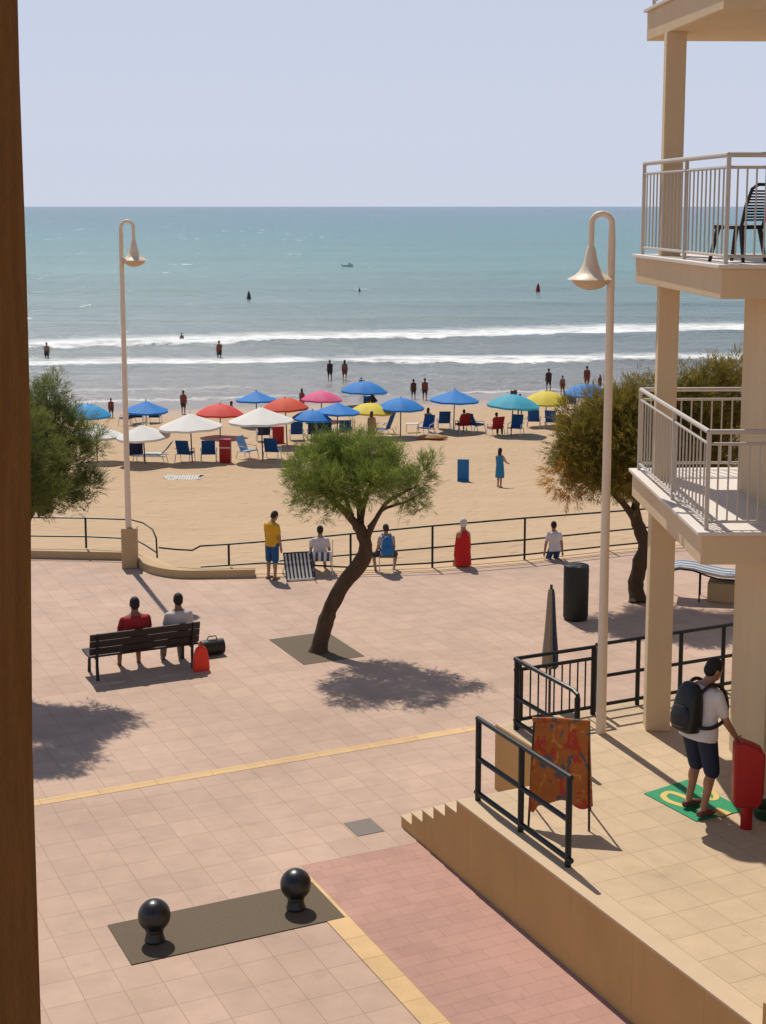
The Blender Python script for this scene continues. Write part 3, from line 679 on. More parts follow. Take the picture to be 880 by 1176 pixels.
# central tree
Yc = 28.6; base = P(366, 748, 0); base.z = -.02
trunk = ([base, PX(372, 722, Yc), PX(381, 695, Yc), PX(397, 668, Yc), PX(415, 646, Yc), PX(420, 625, Yc), PX(411, 602, Yc)], [.17, .15, .145, .15, .16, .13, .10])
def lim(*pp): return [PX(x, y, Yc, d) for x, y, d in pp]
limbs = [(lim((412, 606, 0), (398, 588, -.1), (378, 568, -.2), (352, 548, -.3)), [.09, .07, .045, .02]),
         (lim((416, 616, 0), (413, 585, .15), (408, 555, .3), (404, 525, .3)), [.085, .06, .045, .02]),
         (lim((419, 622, 0), (432, 595, -.1), (447, 572, -.25), (474, 556, -.4)), [.08, .05, .035, .015]),
         (lim((414, 600, 0), (422, 570, .5), (440, 545, .8), (452, 530, .9)), [.06, .05, .03, .015]),
         (lim((403, 592, 0), (392, 570, .6), (372, 545, .9)), [.055, .04, .02]),
         (lim((424, 606, 0), (440, 588, .2), (468, 578, .2), (488, 566, .2)), [.04, .03, .02, .012])]
lb_ = [(352, 538, 26, 20, 0), (346, 560, 16, 22, -.3), (376, 520, 26, 20, .3), (404, 522, 26, 24, 0), (430, 532, 26, 24, .4), (456, 528, 16, 24, -.2), (452, 548, 24, 18, .5), (482, 548, 22, 16, 0), (492, 538, 12, 10, .2),
       (366, 562, 24, 22, .5), (392, 558, 26, 26, -.5), (418, 556, 26, 20, -.2), (372, 548, 24, 18, -.8), (404, 544, 30, 20, .9), (436, 550, 26, 20, -.8), (466, 562, 18, 13, -.4), (480, 576, 8, 14, -.2), (362, 584, 10, 12, 0), (388, 536, 30, 22, 1.1), (350, 530, 16, 13, -.6), (414, 510, 18, 12, .5)]
K = Yc/1718
lobes = [(tuple(PX(416+(x-416)*.97, y, Yc, d)), (rx*K*.88, max(rx*K*.8, .27), ry*K*.88), 1.1) for x, y, rx, ry, d in lb_]
tree('tamarisk_tree', 'small tree with a curved leaning trunk and feathery green crown in the plaza tree pit', base, trunk, limbs, lobes, 23000, .10, .0085, 'leaf', 'bark', 3, .45)
# right tree
Yr = 32.5; base = P(733, 691, 0); base.z = -.02
trunk = ([base, PX(731, 672, Yr), PX(734, 650, Yr), PX(742, 630, Yr), PX(734, 606, Yr), PX(728, 585, Yr)], [.2, .165, .165, .17, .14, .11])
def lim(*pp): return [PX(x, y, Yr, d) for x, y, d in pp]
limbs = [(lim((741, 634, 0), (750, 612, .1), (760, 585, .3), (775, 550, .4), (790, 510, .4)), [.13, .10, .08, .05, .02]),
         (lim((731, 598, 0), (716, 578, -.2), (700, 562, -.3), (680, 545, -.3)), [.10, .07, .05, .02]),
         (lim((729, 590, 0), (735, 560, .2), (735, 520, .2), (728, 470, .2)), [.1, .08, .05, .02])]
lb_ = [(672, 505, 34, 34, 0), (700, 480, 34, 30, .3), (690, 535, 36, 28, -.4), (735, 470, 34, 28, 0), (730, 520, 40, 38, -.6), (660, 480, 20, 16, .3), (655, 530, 20, 22, .3), (712, 548, 34, 20, .2), (765, 480, 40, 36, .3), (770, 530, 40, 36, 0), (720, 500, 46, 40, .9),
       (800, 470, 36, 36, .2), (835, 455, 30, 36, .5), (850, 428, 16, 22, .3), (808, 520, 40, 36, .4), (848, 500, 36, 40, .5), (780, 445, 26, 16, .2), (820, 425, 14, 12, .2), (750, 560, 24, 14, .2), (668, 552, 14, 14, 0), (742, 448, 14, 12, .2)]
K = Yr/1718
lobes = [(tuple(PX(x, y, Yr, d)), (rx*K, max(rx*K*.9, .3), ry*K), 1.0) for x, y, rx, ry, d in lb_]
rt = tree('pine_tree', 'broad dark olive tree with a dry orange tuft standing behind the lower balcony', base, trunk, limbs, lobes, 10500, .12, .0115, 'leaf2', 'bark2', 5, .3)
lobes = [(tuple(PX(x, y, Yr, -.4)), (rx*K, rx*K, ry*K), 1.1) for x, y, rx, ry in ((640, 545, 13, 13), (652, 558, 12, 10), (632, 538, 7, 7))]
V, T = foliage(lobes, 12000, .14, .0115, .0, 9); o = leaf_obj('dry_tuft', V, T, 'leaforange', rt)
# left tree
Yl = 27.0; base = Vector((-7.75, 27.0, -.02))
trunk = ([base, Vector((-7.6, 27, .8)), Vector((-7.3, 27, 1.7)), Vector((-6.9, 27, 2.6)), Vector((-6.5, 27, 3.3))], [.2, .17, .15, .13, .1])
def lim(*pp): return [PX(x, y, Yl, d) for x, y, d in pp]
limbs = [(lim((55, 585, 0), (60, 560, -.2), (70, 535, -.4), (88, 515, -.5)), [.09, .06, .04, .015]), (lim((52, 590, 0), (45, 560, .2), (50, 520, .3), (60, 480, .3)), [.09, .06, .04, .015]), (lim((50, 590, 0), (30, 560, 0), (10, 530, 0)), [.09, .06, .03])]
lb_ = [(48, 470, 22, 26, 0), (60, 452, 14, 12, .2), (70, 490, 22, 22, .2), (90, 515, 22, 16, 0), (50, 510, 30, 30, -.5), (75, 535, 26, 24, .4), (45, 545, 30, 28, 0), (95, 560, 14, 16, 0), (75, 570, 22, 20, -.3), (40, 570, 20, 14, 0), (15, 500, 40, 40, .3), (5, 550, 36, 30, 0), (100, 508, 16, 10, .3), (88, 578, 12, 12, .2), (60, 445, 8, 10, 0), (-10, 520, 40, 36, .2), (40, 520, 34, 30, -1.8), (66, 505, 22, 22, -1.3), (15, 560, 36, 28, -2.3), (52, 478, 20, 20, -1.5), (60, 545, 24, 22, -1.6)]
K = Yl/1718
lobes = [(tuple(PX(x, y, Yl, d)), (rx*K, max(rx*K*.9, .3), ry*K), 1.0) for x, y, rx, ry, d in lb_]
tree('tamarisk_tree', 'bushy green tree half hidden behind the brown wooden post', base, trunk, limbs, lobes, 19000, .11, .0095, 'leaf3', 'bark', 8, .5)

# ================================================================== PLAZA FURNITURE
for px, py, lab in ((178, 1080, 'black ball bollard on the dark slab, the one nearer the wooden post'), (340, 1043, 'black ball bollard on the dark slab, the one nearer the yellow strip')):
    t = thing('bollard', lab, 'bollard', P(px, py, .012), 0, 'ball bollards on the dark slab')
    obj('base', MB().lathe([(.12, 0), (.125, .02), (.115, .035), (.105, .09), (.098, .12), (.115, .14), (.1, .17)], 28), 'bollard', t)
    obj('ball', MB().lathe([(max((.197*math.sin(math.pi*i/20)) if 0<i<20 else 0, .004), .325-.197*math.cos(math.pi*i/20)) for i in range(21)], 36), 'bollard', t)
# bench
t = thing('park_bench', 'dark wooden park bench with two men sitting on it facing the sea', 'bench', W(7.58, 26.75, 0), AN)
for i, (z, y) in enumerate(((.54, -.25), (.685, -.29), (.83, -.33))):
    obj('backrest_slat', MB().box((0, y, z+.02), (2.14, .04, .135), 0, R(14)), 'benchwood', t, bevel=.008)
for i in range(5): obj('seat_slat', MB().box((0, -.18+.115*i, .44+.006*abs(i-2)), (2.14, .108, .038)), 'benchwood', t, bevel=.006)
for sx in (-.93, .93):
    obj('leg', MB().tube([(sx, -.28, 0), (sx, -.25, .3), (sx, -.27, .5), (sx, -.37, .93)], [.035, .03, .03, .024], 8), 'iron', t)
    obj('leg', MB().tube([(sx, .36, 0), (sx, .33, .25), (sx, .22, .41), (sx, -.24, .41)], [.034, .03, .03, .03], 8), 'iron', t)
# bags
q = W(8.60, 26.24, 0)
t = thing('shopping_bag', 'bright red shopping bag standing against the right end of the bench', 'bag', q, AN)
obj('bag_body', MB().loft([[Vector((sx*w, sy*dd, z)) for sx, sy in ((-1, -1), (1, -1), (1, 1), (-1, 1))] for z, w, dd in ((0, .15, .075), (.06, .155, .08), (.3, .14, .065), (.42, .11, .03), (.47, .08, .02))]), 'brightred', t, bevel=.02)
obj('handle', MB().tube([(-.05, 0, .45), (-.04, 0, .54), (0, 0, .57), (.04, 0, .54), (.05, 0, .45)], .008, 6), 'brightred', t)
q = P(244, 752, 0)
t = thing('duffel_bag', 'black duffel bag lying on the paving just past the bench end', 'bag', q, AN)
obj('bag_body', MB().loft([[Vector((x, .15*s*math.cos(a), .16+.16*s*math.sin(a))) for a in [2*math.pi*i/12 for i in range(12)]] for x, s in ((-.24, .7), (-.23, .95), (-.1, 1), (.1, 1), (.23, .95), (.24, .7))]), 'black', t)
obj('handle', MB().tube([(-.1, 0, .31), (-.08, 0, .38), (.08, 0, .38), (.1, 0, .31)], .012, 6), 'black', t)
# black bin
q = P(661, 711, 0)
t = thing('litter_bin', 'tall black cylindrical litter bin on the open plaza', 'litter bin', q)
obj('bin_body', MB().lathe([(.24, 0), (.25, .03), (.268, .06), (.272, 1.12), (.262, 1.15)], 36), 'binblack', t)
obj('lid', MB().lathe([(.268, 1.152), (.272, 1.17), (.262, 1.195), (.18, 1.21), (.01, 1.212)], 36), 'binblack', t)
# closed parasol
q = W(12.06, 19.25, 0)
t = thing('closed_parasol', 'closed tan and navy parasol standing behind the picket railing', 'parasol', q)
zt = ZAT(q.x, q.y, 675); z0 = ZAT(q.x, q.y, 766)
def conehalf(a0, a1):
    mb = MB(); rings = []
    for z, r in ((z0, .125), (z0+.25, .12), (z0+.6, .09), (zt-.1, .055), (zt-.02, .04)):
        ring = [Vector((0, 0, z))]
        for i in range(13):
            a = a0+(a1-a0)*i/12; rr = r*(1+.1*math.cos(a*7)); ring.append(Vector((rr*math.cos(a), rr*math.sin(a), z)))
        rings.append(ring)
    return mb.loft(rings)
obj('folded_canopy', conehalf(R(120), R(285)), 'tan', t); obj('folded_canopy', conehalf(R(-73), R(118)), 'navy', t)
obj('pole', MB().tube([(0, 0, 0), (0, 0, zt+.05)], .022, 8), 'darkpole', t); obj('base', MB().lathe([(.24, 0), (.24, .05), (.06, .09), (.03, .2)], 24), 'kerb', t)
# sun lounger and block at right
q = P(822, 690, 0)
t = thing('concrete_block', 'beige stone block under the blue striped lounger', 'block', P(818, 692, 0), R(-18))
obj('block', MB().box((0.28, .3, .22), (.8, .5, .44)), 'block', t, bevel=.02)
t = thing('striped_lounger', 'blue and white striped lounger seen between column and pier', 'sun lounger', P(806, 688, 0), R(-14))
obj('cushion', MB().loft([[Vector((x-.03, -.32, z)), Vector((x-.03, .4, z)), Vector((x, .4, z+.06)), Vector((x, -.32, z+.06))] for x, z in ((-.75, .68), (-.5, .74), (-.2, .725), (.1, .66), (.45, .60), (1.3, .60))]), 'longstripe', t)
for x in (-.7, -.05, 1.2):
    for y in (-.3, .38): obj('leg', MB().tube([(x, y, 0), (x, y, .66)], .018, 6), 'iron', t)
for y in (-.33, .41): obj('side_rail', MB().tube([(-.76, y, .68), (-.5, y, .75), (-.2, y, .73), (.1, y, .63), (.45, y, .55), (1.3, y, .57)], .02, 6), 'iron', t)
# orange cloth stand
q = P(642, 950, TZ)
t = thing('cloth_stand', 'orange patterned cloth hung on a folding stand behind the handrail', 'stand', q, R(-10))
mb = MB(); n, mz = 14, 16; front = []
for side in (0, 1):
    for j in range(mz+1):
        for i in range(n+1):
            u = i/n-.5; v = j/mz; z = .32+v*1.0+(1-v)*(.05*math.cos(u*9)-.10*(u < -.42)); wv_ = .35+.05*(1-v)
            y = -.02+.2*v+.018*math.sin(u*16+v*2)*(1-.4*v)+side*.012
            mb.v.append((u*2*wv_+.02*(1-v), y, z))
n1 = n+1; off = (mz+1)*n1
for j in range(mz):
    for i in range(n):
        a = j*n1+i; mb.f.append((a, a+1, a+n1+1, a+n1)); mb.f.append((off+a, off+a+n1, off+a+n1+1, off+a+1))
for i in range(n):
    mb.f.append((i, off+i, off+i+1, i+1)); a = mz*n1+i; mb.f.append((a, a+1, off+a+1, off+a))
for j in range(mz):
    a = j*n1; mb.f.append((a, a+n1, off+a+n1, off+a)); a += n; mb.f.append((a, off+a, off+a+n1, a+n1))
obj('cloth', mb, 'pattern', t)
obj('top_roll', MB().tube([(-.37, .2, 1.33), (-.1, .205, 1.345), (.36, .2, 1.335)], .03, 8), 'pattern', t)
for sx in (-1, 1):
    obj('leg', MB().tube([(sx*.38, -.06, 0), (sx*.345, .19, 1.3)], .015, 6), 'benchwood', t)
    obj('leg', MB().tube([(sx*.37, .62, 0), (sx*.345, .22, 1.3)], .015, 6), 'benchwood', t)
obj('crossbar', MB().tube([(-.345, .2, 1.31), (.345, .2, 1.31)], .014, 6), 'benchwood', t)
# green mat
t = thing('floor_mat', 'green floor mat with a yellow looped figure under the man with backpack', 'mat', P(798, 920, TZ))
c = [P(740, 912), P(788, 896), P(857, 932), P(803, 943)]; c = [P(x, y, TZ) for x, y in ((740, 912), (800, 944), (857, 931), (790, 896))]
obj('mat', MB().hexa([(p.x, p.y, TZ+.001) for p in c]+[(p.x, p.y, TZ+.012) for p in c]), 'green', t, False, True)
def ribbon(px, w):
    mb = MB(); pts = dens([P(x, y, TZ+.012) for x, y in px], 5); L_ = offs(pts, w/2); R_ = offs(pts, -w/2)
    return mb.loft([[Vector((a.x, a.y, TZ+.0125)), Vector((b.x, b.y, TZ+.0125)), Vector((b.x, b.y, TZ+.016)), Vector((a.x, a.y, TZ+.016))] for a, b in zip(L_, R_)])
obj('figure', ribbon([(790, 917), (778, 912), (768, 910), (762, 914), (768, 920), (786, 926)], .085), 'matyellow', t, False, True)
obj('figure', ribbon([(808, 911), (816, 918), (823, 916), (818, 908)], .075), 'matyellow', t, False, True)
obj('figure', ribbon([(819, 930), (835, 936)], .2), 'matyellow', t, False, True)
# red bin
q = P(857, 951, TZ)
t = thing('litter_bin', 'red litter bin with a rounded sloping top on a short post', 'litter bin', q, R(-4))
prof = [(-.15, .30), (.12, .30), (.165, .36), (.185, .5), (.19, 1.0), (.13, 1.08), (-.08, 1.16), (-.17, 1.155), (-.19, 1.1), (-.19, .42), (-.175, .34)]
o_ = MB(); k_ = len(prof)
o_.loft([[Vector((x, y, z)) for x, z in prof] for y in (-.11, .11)])
obj('bin_body', o_, 'red', t, bevel=.025)
obj('post', MB().tube([(.0, 0, 0), (.0, 0, .32)], .075, 16), 'red', t)
obj('rim', MB().loft([[Vector((x, y, z)) for x, z in ((-.15, 1.135), (.15, 1.045), (.15, 1.035+.03), (-.15, 1.155+.012))] for y in (-.08, .08)]), 'darkpole', t)
q = P(884, 938, TZ)
t = thing('planter_tub', 'low dark green round tub on the terrace floor behind the red bin', 'tub', q)
obj('tub', MB().lathe([(.17, 0), (.2, .02), (.225, .12), (.23, .15), (.2, .15), (.17, .05), (.02, .045)], 32), 'darkgreen', t)

# ================================================================== PEOPLE
MATC = {}
def cm_(kind, c, rough=.8):
    k = (kind, tuple(c))
    if k not in MATC: MATC[k] = pm(f'{kind} cloth' if kind != 'skin' else 'skin', c, rough, .12, 9, *((.55, 13) if kind != 'skin' else (0, 40)))
    return MATC[k]
SK1, SK2, SK3 = (.29, .14, .085), (.36, .19, .115), (.22, .10, .06)
BLK, GREY = (.012, .009, .008), (.55, .53, .5)
def dirv(pitch, outw, side):   # pitch: 0 down, 90 forward, 180 up ; outw: degrees away from the body
    p, o = R(pitch), R(outw); return Vector((side*math.sin(o), math.sin(p)*math.cos(o), -math.cos(p)*math.cos(o)))
def person(label, loc, rz, H, top=None, bottom=None, hair=BLK, skin=SK1, sit=None, kneel=False, lean=0, head=(0, 0), arms=((5, 8), (5, 8)), fore=((15, 4), (15, 4)),
           legs=((2, 3), (-2, 3)), shins=((-3, 1), (-4, 1)), vox=.014, wide=1.0, dress=None, robe=None, longhair=False, sleeves=.16, shorts_len=.85, group=None, shoes=None, face=False, bag=None, bare=False, noshirt=False):
    S = H/1.75; t = thing('person', label, 'person', loc, rz, group, S)
    if sit is not None: hz = sit/S+.095; legs = legs if legs[0][0] > 30 else ((84, 6), (84, 6)); shins = shins if legs[0][0] > 30 and shins[0][0] != -3 else ((4, 2), (4, 2))
    elif kneel: hz = .36; legs = ((30, 5), (30, 5)); shins = ((-88, 2), (-88, 2))
    else: hz = .93
    sp_ = Vector((0, math.sin(R(lean)), math.cos(R(lean)))); fw = Vector((0, sp_.z, -sp_.y)); X1 = Vector((1, 0, 0))
    pel = Vector((0, 0, hz)); at = lambda s: pel+sp_*s
    prof = [(-.11, .11, .085), (-.04, .165, .118), (.06, .158, .108), (.17, .145, .1), (.29, .163, .116), (.385, .178, .112), (.44, .155, .092), (.475, .105, .076), (.505, .064, .062)]
    body = MB(); body.loft([body.ring(at(s), X1, fw, a*wide, b*(1+(wide-1)*.7), 20) for s, a, b in prof])
    hr = Matrix.Rotation(R(head[1]), 3, 'Z') @ Matrix.Rotation(-R(head[0]+lean*.5), 3, 'X')
    nk = at(.5); hc = nk+hr @ Vector((0, .025, .155))
    body.cap_cone(at(.46), .064, hc-Vector((0, 0, .04)), .056)
    E = lambda o: hc+hr @ Vector(o)
    body.ell(hc, (.076, .094, .115), rot=hr); body.ell(E((0, .035, -.062)), (.056, .06, .052), rot=hr)
    body.ell(E((0, .102, -.022)), (.013, .02, .024), 8, 6, rot=hr); body.cap_cone(E((-.02, .088, -.062)), .009, E((.02, .088, -.062)), .009, 8)
    for s in (-1, 1): body.ell(E((s*.078, -.005, -.01)), (.012, .022, .032), 8, 6, rot=hr)
    shirt, short = MB(), MB(); ends = {}
    for k, s in enumerate((-1, 1)):
        sh = at(.398)+X1*(s*(.108 if robe else .168)*wide); u = dirv(arms[k][0]-lean*.3, arms[k][1], s); el = sh+u*.30; w_ = dirv(fore[k][0], fore[k][1], s); wr = el+w_*.25
        body.cap_cone(sh, .056, el, .043); body.cap_cone(el, .043, wr, .029)
        ax = X1*-s; pc_ = wr+w_*.05; body.cap_cone(wr, .028, wr+w_*.075, .034, 10)
        lat = w_.cross(X1); lat = lat.normalized() if lat.length > .1 else Vector((0, 0, 1))
        for i, (o_, ln) in enumerate(((-.027, .068), (-.009, .08), (.009, .075), (.027, .058))):
            b0 = wr+w_*.08+lat*o_; m1 = b0+w_*(ln*.55)+lat*(o_*.12); m2 = m1+(w_*.8+ax*.45).normalized()*(ln*.5)
            body.cap_cone(b0, .0095, m1, .009, 8); body.cap_cone(m1, .009, m2, .0075, 8)
        th = wr+w_*.03-lat*.03; body.cap_cone(th, .012, th+(w_*.6-lat*.75+ax*.2).normalized()*.055, .009, 8)
        shirt.cap_cone(sh, .064, sh+u*sleeves, .062, 14, flat=False)
        hp = pel+X1*(s*.09*wide)-Vector((0, 0, .03)); d1 = dirv(legs[k][0], legs[k][1], s); kn = hp+d1*.42; d2 = dirv(shins[k][0], shins[k][1], s); an = kn+d2*.41
        body.cap_cone(hp, .088*(1+(wide-1)*.5), kn, .057); body.cap_cone(kn, .056, an, .036); body.ell(kn+d2*.13+Vector((0, -.018*(1 if not kneel else 0), 0)), (.05, .052, .1), 10, 8)
        fd = Vector((0, 1, 0)) if not kneel else Vector((0, -1, -.05)); hl = an-Vector((0, 0, .035))-fd*.045
        body.cap_cone(hl, .036, hl+fd*.11, .036); body.cap_cone(hl+fd*.1+Vector((0, 0, -.008)), .036, hl+fd*.19+Vector((s*.008, 0, -.014)), .024)
        short.cap_cone(hp, .104*(1+(wide-1)*.5), hp+d1*(.42*shorts_len), .086 if shorts_len < 1.2 else .07, 16, flat=False)
        if shorts_len > 1.2: short.cap_cone(kn, .072, kn+d2*.36, .056, 14)
        ends[s] = an
        if shoes is not None:
            sb = MB(); sb.cap_cone(hl-Vector((0, 0, .004)), .043, hl+fd*.1-Vector((0, 0, .004)), .042); sb.cap_cone(hl+fd*.1-Vector((0, 0, .01)), .042, hl+fd*.2-Vector((0, 0, .02)), .03); obj('shoe', sb, cm_('shoe', shoes, .6), t, remesh=max(vox, .012))
    obj('body', body, cm_('skin', skin, .55), t, remesh=vox)
    infl = lambda rng_, d: [(s, (a+d)*wide, (b+d)*(1+(wide-1)*.7)) for s, a, b in prof if rng_[0] <= s <= rng_[1]]
    if top is not None:
        shirt.loft([shirt.ring(at(s), X1, fw, a, b, 22) for s, a, b in [(-.095, .192*wide, .146*wide), (-.04, .192*wide, .147*wide), (.06, .184*wide, .136*wide)]+infl((.1, .445), .018)+[(.482, .1, .08)]])
        obj('shirt', shirt, cm_('top', top), t, remesh=max(vox, .013))
    if dress is not None:
        g = MB(); low_ = -.5
        g.loft([g.ring(at(s), X1, fw, a, b, 22) for s, a, b in [(low_, .21, .17), (-.25, .2, .16), (-.05, .185, .14)]+infl((.05, .46), .018)])
        obj('dress', g, cm_('dress', dress), t, remesh=max(vox, .014))
    if robe is not None:
        g = MB(); zz = -hz+.05
        g.loft([g.ring(at(s), X1, fw, a, b, 22) for s, a, b in [(zz, .19, .19), (zz*.6, .185, .18), (-.08, .18, .155)]+[(.08, .168, .135), (.25, .165, .127), (.36, .16, .122), (.425, .145, .105), (.465, .105, .085), (.495, .075, .075)]])
        for k, s in enumerate((-1, 1)):
            sh = at(.398)+X1*(s*.108*wide); u = dirv(arms[k][0], arms[k][1], s); el = sh+u*.3; w_ = dirv(fore[k][0], fore[k][1], s)
            g.cap_cone(sh, .064, el, .062); g.cap_cone(el, .062, el+w_*.22, .062)
        obj('robe', g, cm_('robe', robe), t, remesh=max(vox, .014))
    if bottom is not None:
        short.loft([short.ring(at(s), X1, fw, a, b, 22) for s, a, b in infl((-.12, .06), .016)])
        obj('shorts' if shorts_len < 1.2 else 'trousers', short, cm_('bottom', bottom), t, remesh=max(vox, .013))
    hm = MB(); hm.ell(E((0, -.018, .022)), (.087, .094, .108), 16, 10, rot=hr); hm.ell(E((0, -.04, -.02)), (.08, .07, .075), 14, 8, rot=hr)
    if longhair: hm.loft([[E((a*math.cos(q), -.055+b*math.sin(q)+o_, z)) for q in [2*math.pi*i/12 for i in range(12)]] for z, a, b, o_ in ((-.30, .06, .03, -.015), (-.2, .085, .045, -.01), (-.08, .088, .06, 0), (.02, .085, .07, 0))])
    obj('hair', hm, cm_('hair', hair, .7), t, remesh=max(vox, .012))
    if face:
        for s in (-1, 1): obj('eye', MB().ell(E((s*.03, .083, .012)), (.011, .008, .008), 10, 6), cm_('eye', (.02, .015, .012), .3), t)
    return t, dict(at=at, fw=fw, S=S, X1=X1)
def backpack(label, pinfo, t, mat, wd=1.0, w=.17, h=.24, d=.11, z=.24, strap='black'):
    at, fw, S = pinfo['at'], pinfo['fw'], pinfo['S']
    b = thing('backpack', label, 'backpack', t.location, t.rotation_euler.z, None, S)
    mb = MB(); c = at(z)-fw*(.125+d*.75); up = (at(1)-at(0)); X1 = Vector((1, 0, 0)); rings = []
    for s, k, dd in ((-1.0, .6, .55), (-.92, .9, .85), (-.6, 1.02, 1.08), (-.2, 1.0, 1.0), (.3, .92, .88), (.7, .8, .7), (.93, .55, .45), (1.0, .3, .25)):
        ring = []
        for i in range(20):
            a = 2*math.pi*i/20; cc, ss = math.cos(a), math.sin(a); e_ = .6
            ring.append(c+up*(s*h)+X1*(w*k*math.copysign(abs(cc)**e_, cc))-fw*(d*dd*math.copysign(abs(ss)**e_, ss)))
        rings.append(ring)
    obj('bag_body', mb.loft(rings), mat, b)
    pk_ = MB(); c2 = c-fw*(d*.95)+up*(-.35*h); rings = []
    for s, k in ((-1, .6), (-.85, .95), (0, 1.05), (.8, .9), (1, .6)):
        rings.append([c2+up*(s*h*.42)+X1*(w*.75*k*math.cos(2*math.pi*i/16))-fw*(.045*k*math.sin(2*math.pi*i/16)) for i in range(16)])
    obj('pocket', pk_.loft(rings), mat, b)
    for s in (-wd, wd):
        pts = [at(z+.18)-fw*.15+X1*(s*.09), at(.49)-fw*.08+X1*(s*.105), at(.505)+fw*.01+X1*(s*.11), at(.44)+fw*.12*wd+X1*(s*.115), at(.3)+fw*.15*wd+X1*(s*.15), at(.15)+fw*.10*wd+X1*(s*.183), at(.07)-fw*.06+X1*(s*.188), at(.06)-fw*.17*wd+X1*(s*.12)]
        obj('strap', MB().tube(dens(pts, 3), .02, 8), strap, b)
    return b
# man with backpack on the terrace
mp = P(800, 934, TZ); mp.z = TZ+.012
mt, mi = person('man in white t-shirt and dark blue shorts leaning towards the red bin', mp, R(-58), 2.13, (.62, .59, .58), (.012, .018, .045), BLK, (.36, .18, .10), lean=9, head=(22, -14), arms=((18, 6), (22, 4)), fore=((22, 2), (38, 0)),
                legs=((14, 3), (10, 3)), shins=((-12, 1), (-16, 1)), vox=.0085, face=True, shoes=(.12, .05, .03), sleeves=.2, shorts_len=1.0, wide=1.2)
backpack('black backpack on the back of the man in white t-shirt', mi, mt, 'black', 1.17, w=.165, h=.265, d=.11, z=.24)
# bench sitters
person('man in a red shirt sitting on the bench, seen from behind', W(7.47, 26.74, 0), AN, 2.0, (.30, .012, .018), (.03, .03, .04), BLK, SK3, sit=.46, wide=1.22, arms=((18, 12), (18, 12)), fore=((60, -12), (60, -12)), vox=.014, shoes=(.05, .04, .03))
person('man in a pale grey shirt sitting on the bench near the red bag', W(8.33, 26.74, 0), AN, 1.95, (.50, .46, .45), (.16, .13, .11), BLK, SK3, sit=.46, wide=1.12, arms=((18, 10), (18, 10)), fore=((60, -12), (60, -12)), vox=.014, shorts_len=1.3, shoes=(.05, .04, .03))
# people at the promenade railing
person('man in a yellow shirt and blue shorts standing by the striped folding panel', P(313, 665, .0), R(-35), 1.72, (.62, .33, .015), (.012, .075, .20), (.03, .015, .01), SK2, head=(28, -10), arms=((6, 6), (8, 6)), fore=((10, 0), (12, 0)), vox=.014, face=True, shorts_len=1.0, shoes=(.2, .12, .08))
def deckchair(label, loc, rz, mat, scale=1.0, grp=None):
    t = thing('deck_chair', label, 'deck chair', loc, rz, grp, scale)
    obj('seat', MB().loft([[Vector((-.27, y, z)), Vector((.27, y, z)), Vector((.27, y, z+.015)), Vector((-.27, y, z+.015))] for y, z in ((.28, .40), (.1, .34), (-.1, .31), (-.22, .33))]), mat, t)
    obj('backrest', MB().loft([[Vector((-.27, y, z)), Vector((.27, y, z)), Vector((.27, y-.014, z+.005)), Vector((-.27, y-.014, z+.005))] for y, z in ((-.22, .34), (-.27, .42), (-.31, .5), (-.35, .6))]), mat, t)
    for s in (-1, 1):
        obj('leg', MB().tube([(s*.29, .32, 0), (s*.29, .26, .4), (s*.29, -.28, .36)], .014, 6), 'white_metal', t); obj('leg', MB().tube([(s*.29, -.42, 0), (s*.29, -.2, .3), (s*.29, -.5, .97)], .014, 6), 'white_metal', t)
        obj('armrest', MB().tube([(s*.3, .2, .56), (s*.3, -.36, .6)], .016, 6), 'white_metal', t)
    return t
q = P(368, 657, .012)
deckchair('folding chair with blue and white seat under the pale-shirted man at the railing', q, R(6), 'bluestripe', .95)
person('man in a pale shirt sitting in a folding chair at the railing', q, R(6), 1.68, (.56, .52, .52), (.02, .07, .18), (.02, .012, .01), SK2, sit=.33, lean=-4, arms=((20, 14), (20, 14)), fore=((75, 0), (75, 0)), vox=.015, shoes=(.1, .08, .06))
# striped panel
t = thing('deck_chair', 'folded deck chair with navy and white striped canvas on the paving', 'deck chair', P(346, 667, 0), R(14))
obj('canvas', MB().loft([[Vector((-.32, y, z)), Vector((.32, y, z)), Vector((.32, y+.01, z+.01)), Vector((-.32, y+.01, z+.01))] for y, z in ((0, .05), (.14, .2), (.28, .37), (.42, .58))]), 'stripe', t)
for s in (-1, 1):
    obj('leg', MB().tube([(s*.34, -.03, 0.015), (s*.34, .44, .6)], .018, 6), 'navy', t); obj('leg', MB().tube([(s*.31, .75, .015), (s*.31, .3, .42)], .016, 6), 'white_metal', t)
obj('crossbar', MB().tube([(-.34, -.01, .045), (.34, -.01, .045)], .018, 6), 'white_metal', t); obj('crossbar', MB().tube([(-.34, .43, .59), (.34, .43, .59)], .018, 6), 'navy', t)
# seated person with blue backpack
q = P(444, 658, .0); t = thing('folding_stool', 'low folding stool under the person with the blue backpack', 'stool', q, 0)
obj('seat', MB().box((0, 0, .42), (.36, .3, .03)), 'tan', t)
for sx in (-1, 1):
    for y0 in (-1, 1): obj('leg', MB().tube([(sx*.17, y0*.14, 0), (sx*.17, -y0*.13, .41)], .012, 6), 'white_metal', t)
pt, pi_ = person('person with dark hair and dark shorts sitting at the railing with knees apart', q, R(8), 1.55, (.4, .33, .27), (.015, .02, .035), (.03, .018, .012), SK2, sit=.44, head=(8, 25), legs=((70, 32), (70, 32)), shins=((2, -8), (2, -8)), arms=((15, 10), (15, 10)), fore=((55, 5), (55, 5)), vox=.014, shoes=(.15, .1, .07))
backpack('blue backpack on the back of the person sitting at the railing', pi_, pt, 'bluebox', w=.16, h=.27, d=.09, z=.2, strap='blue')
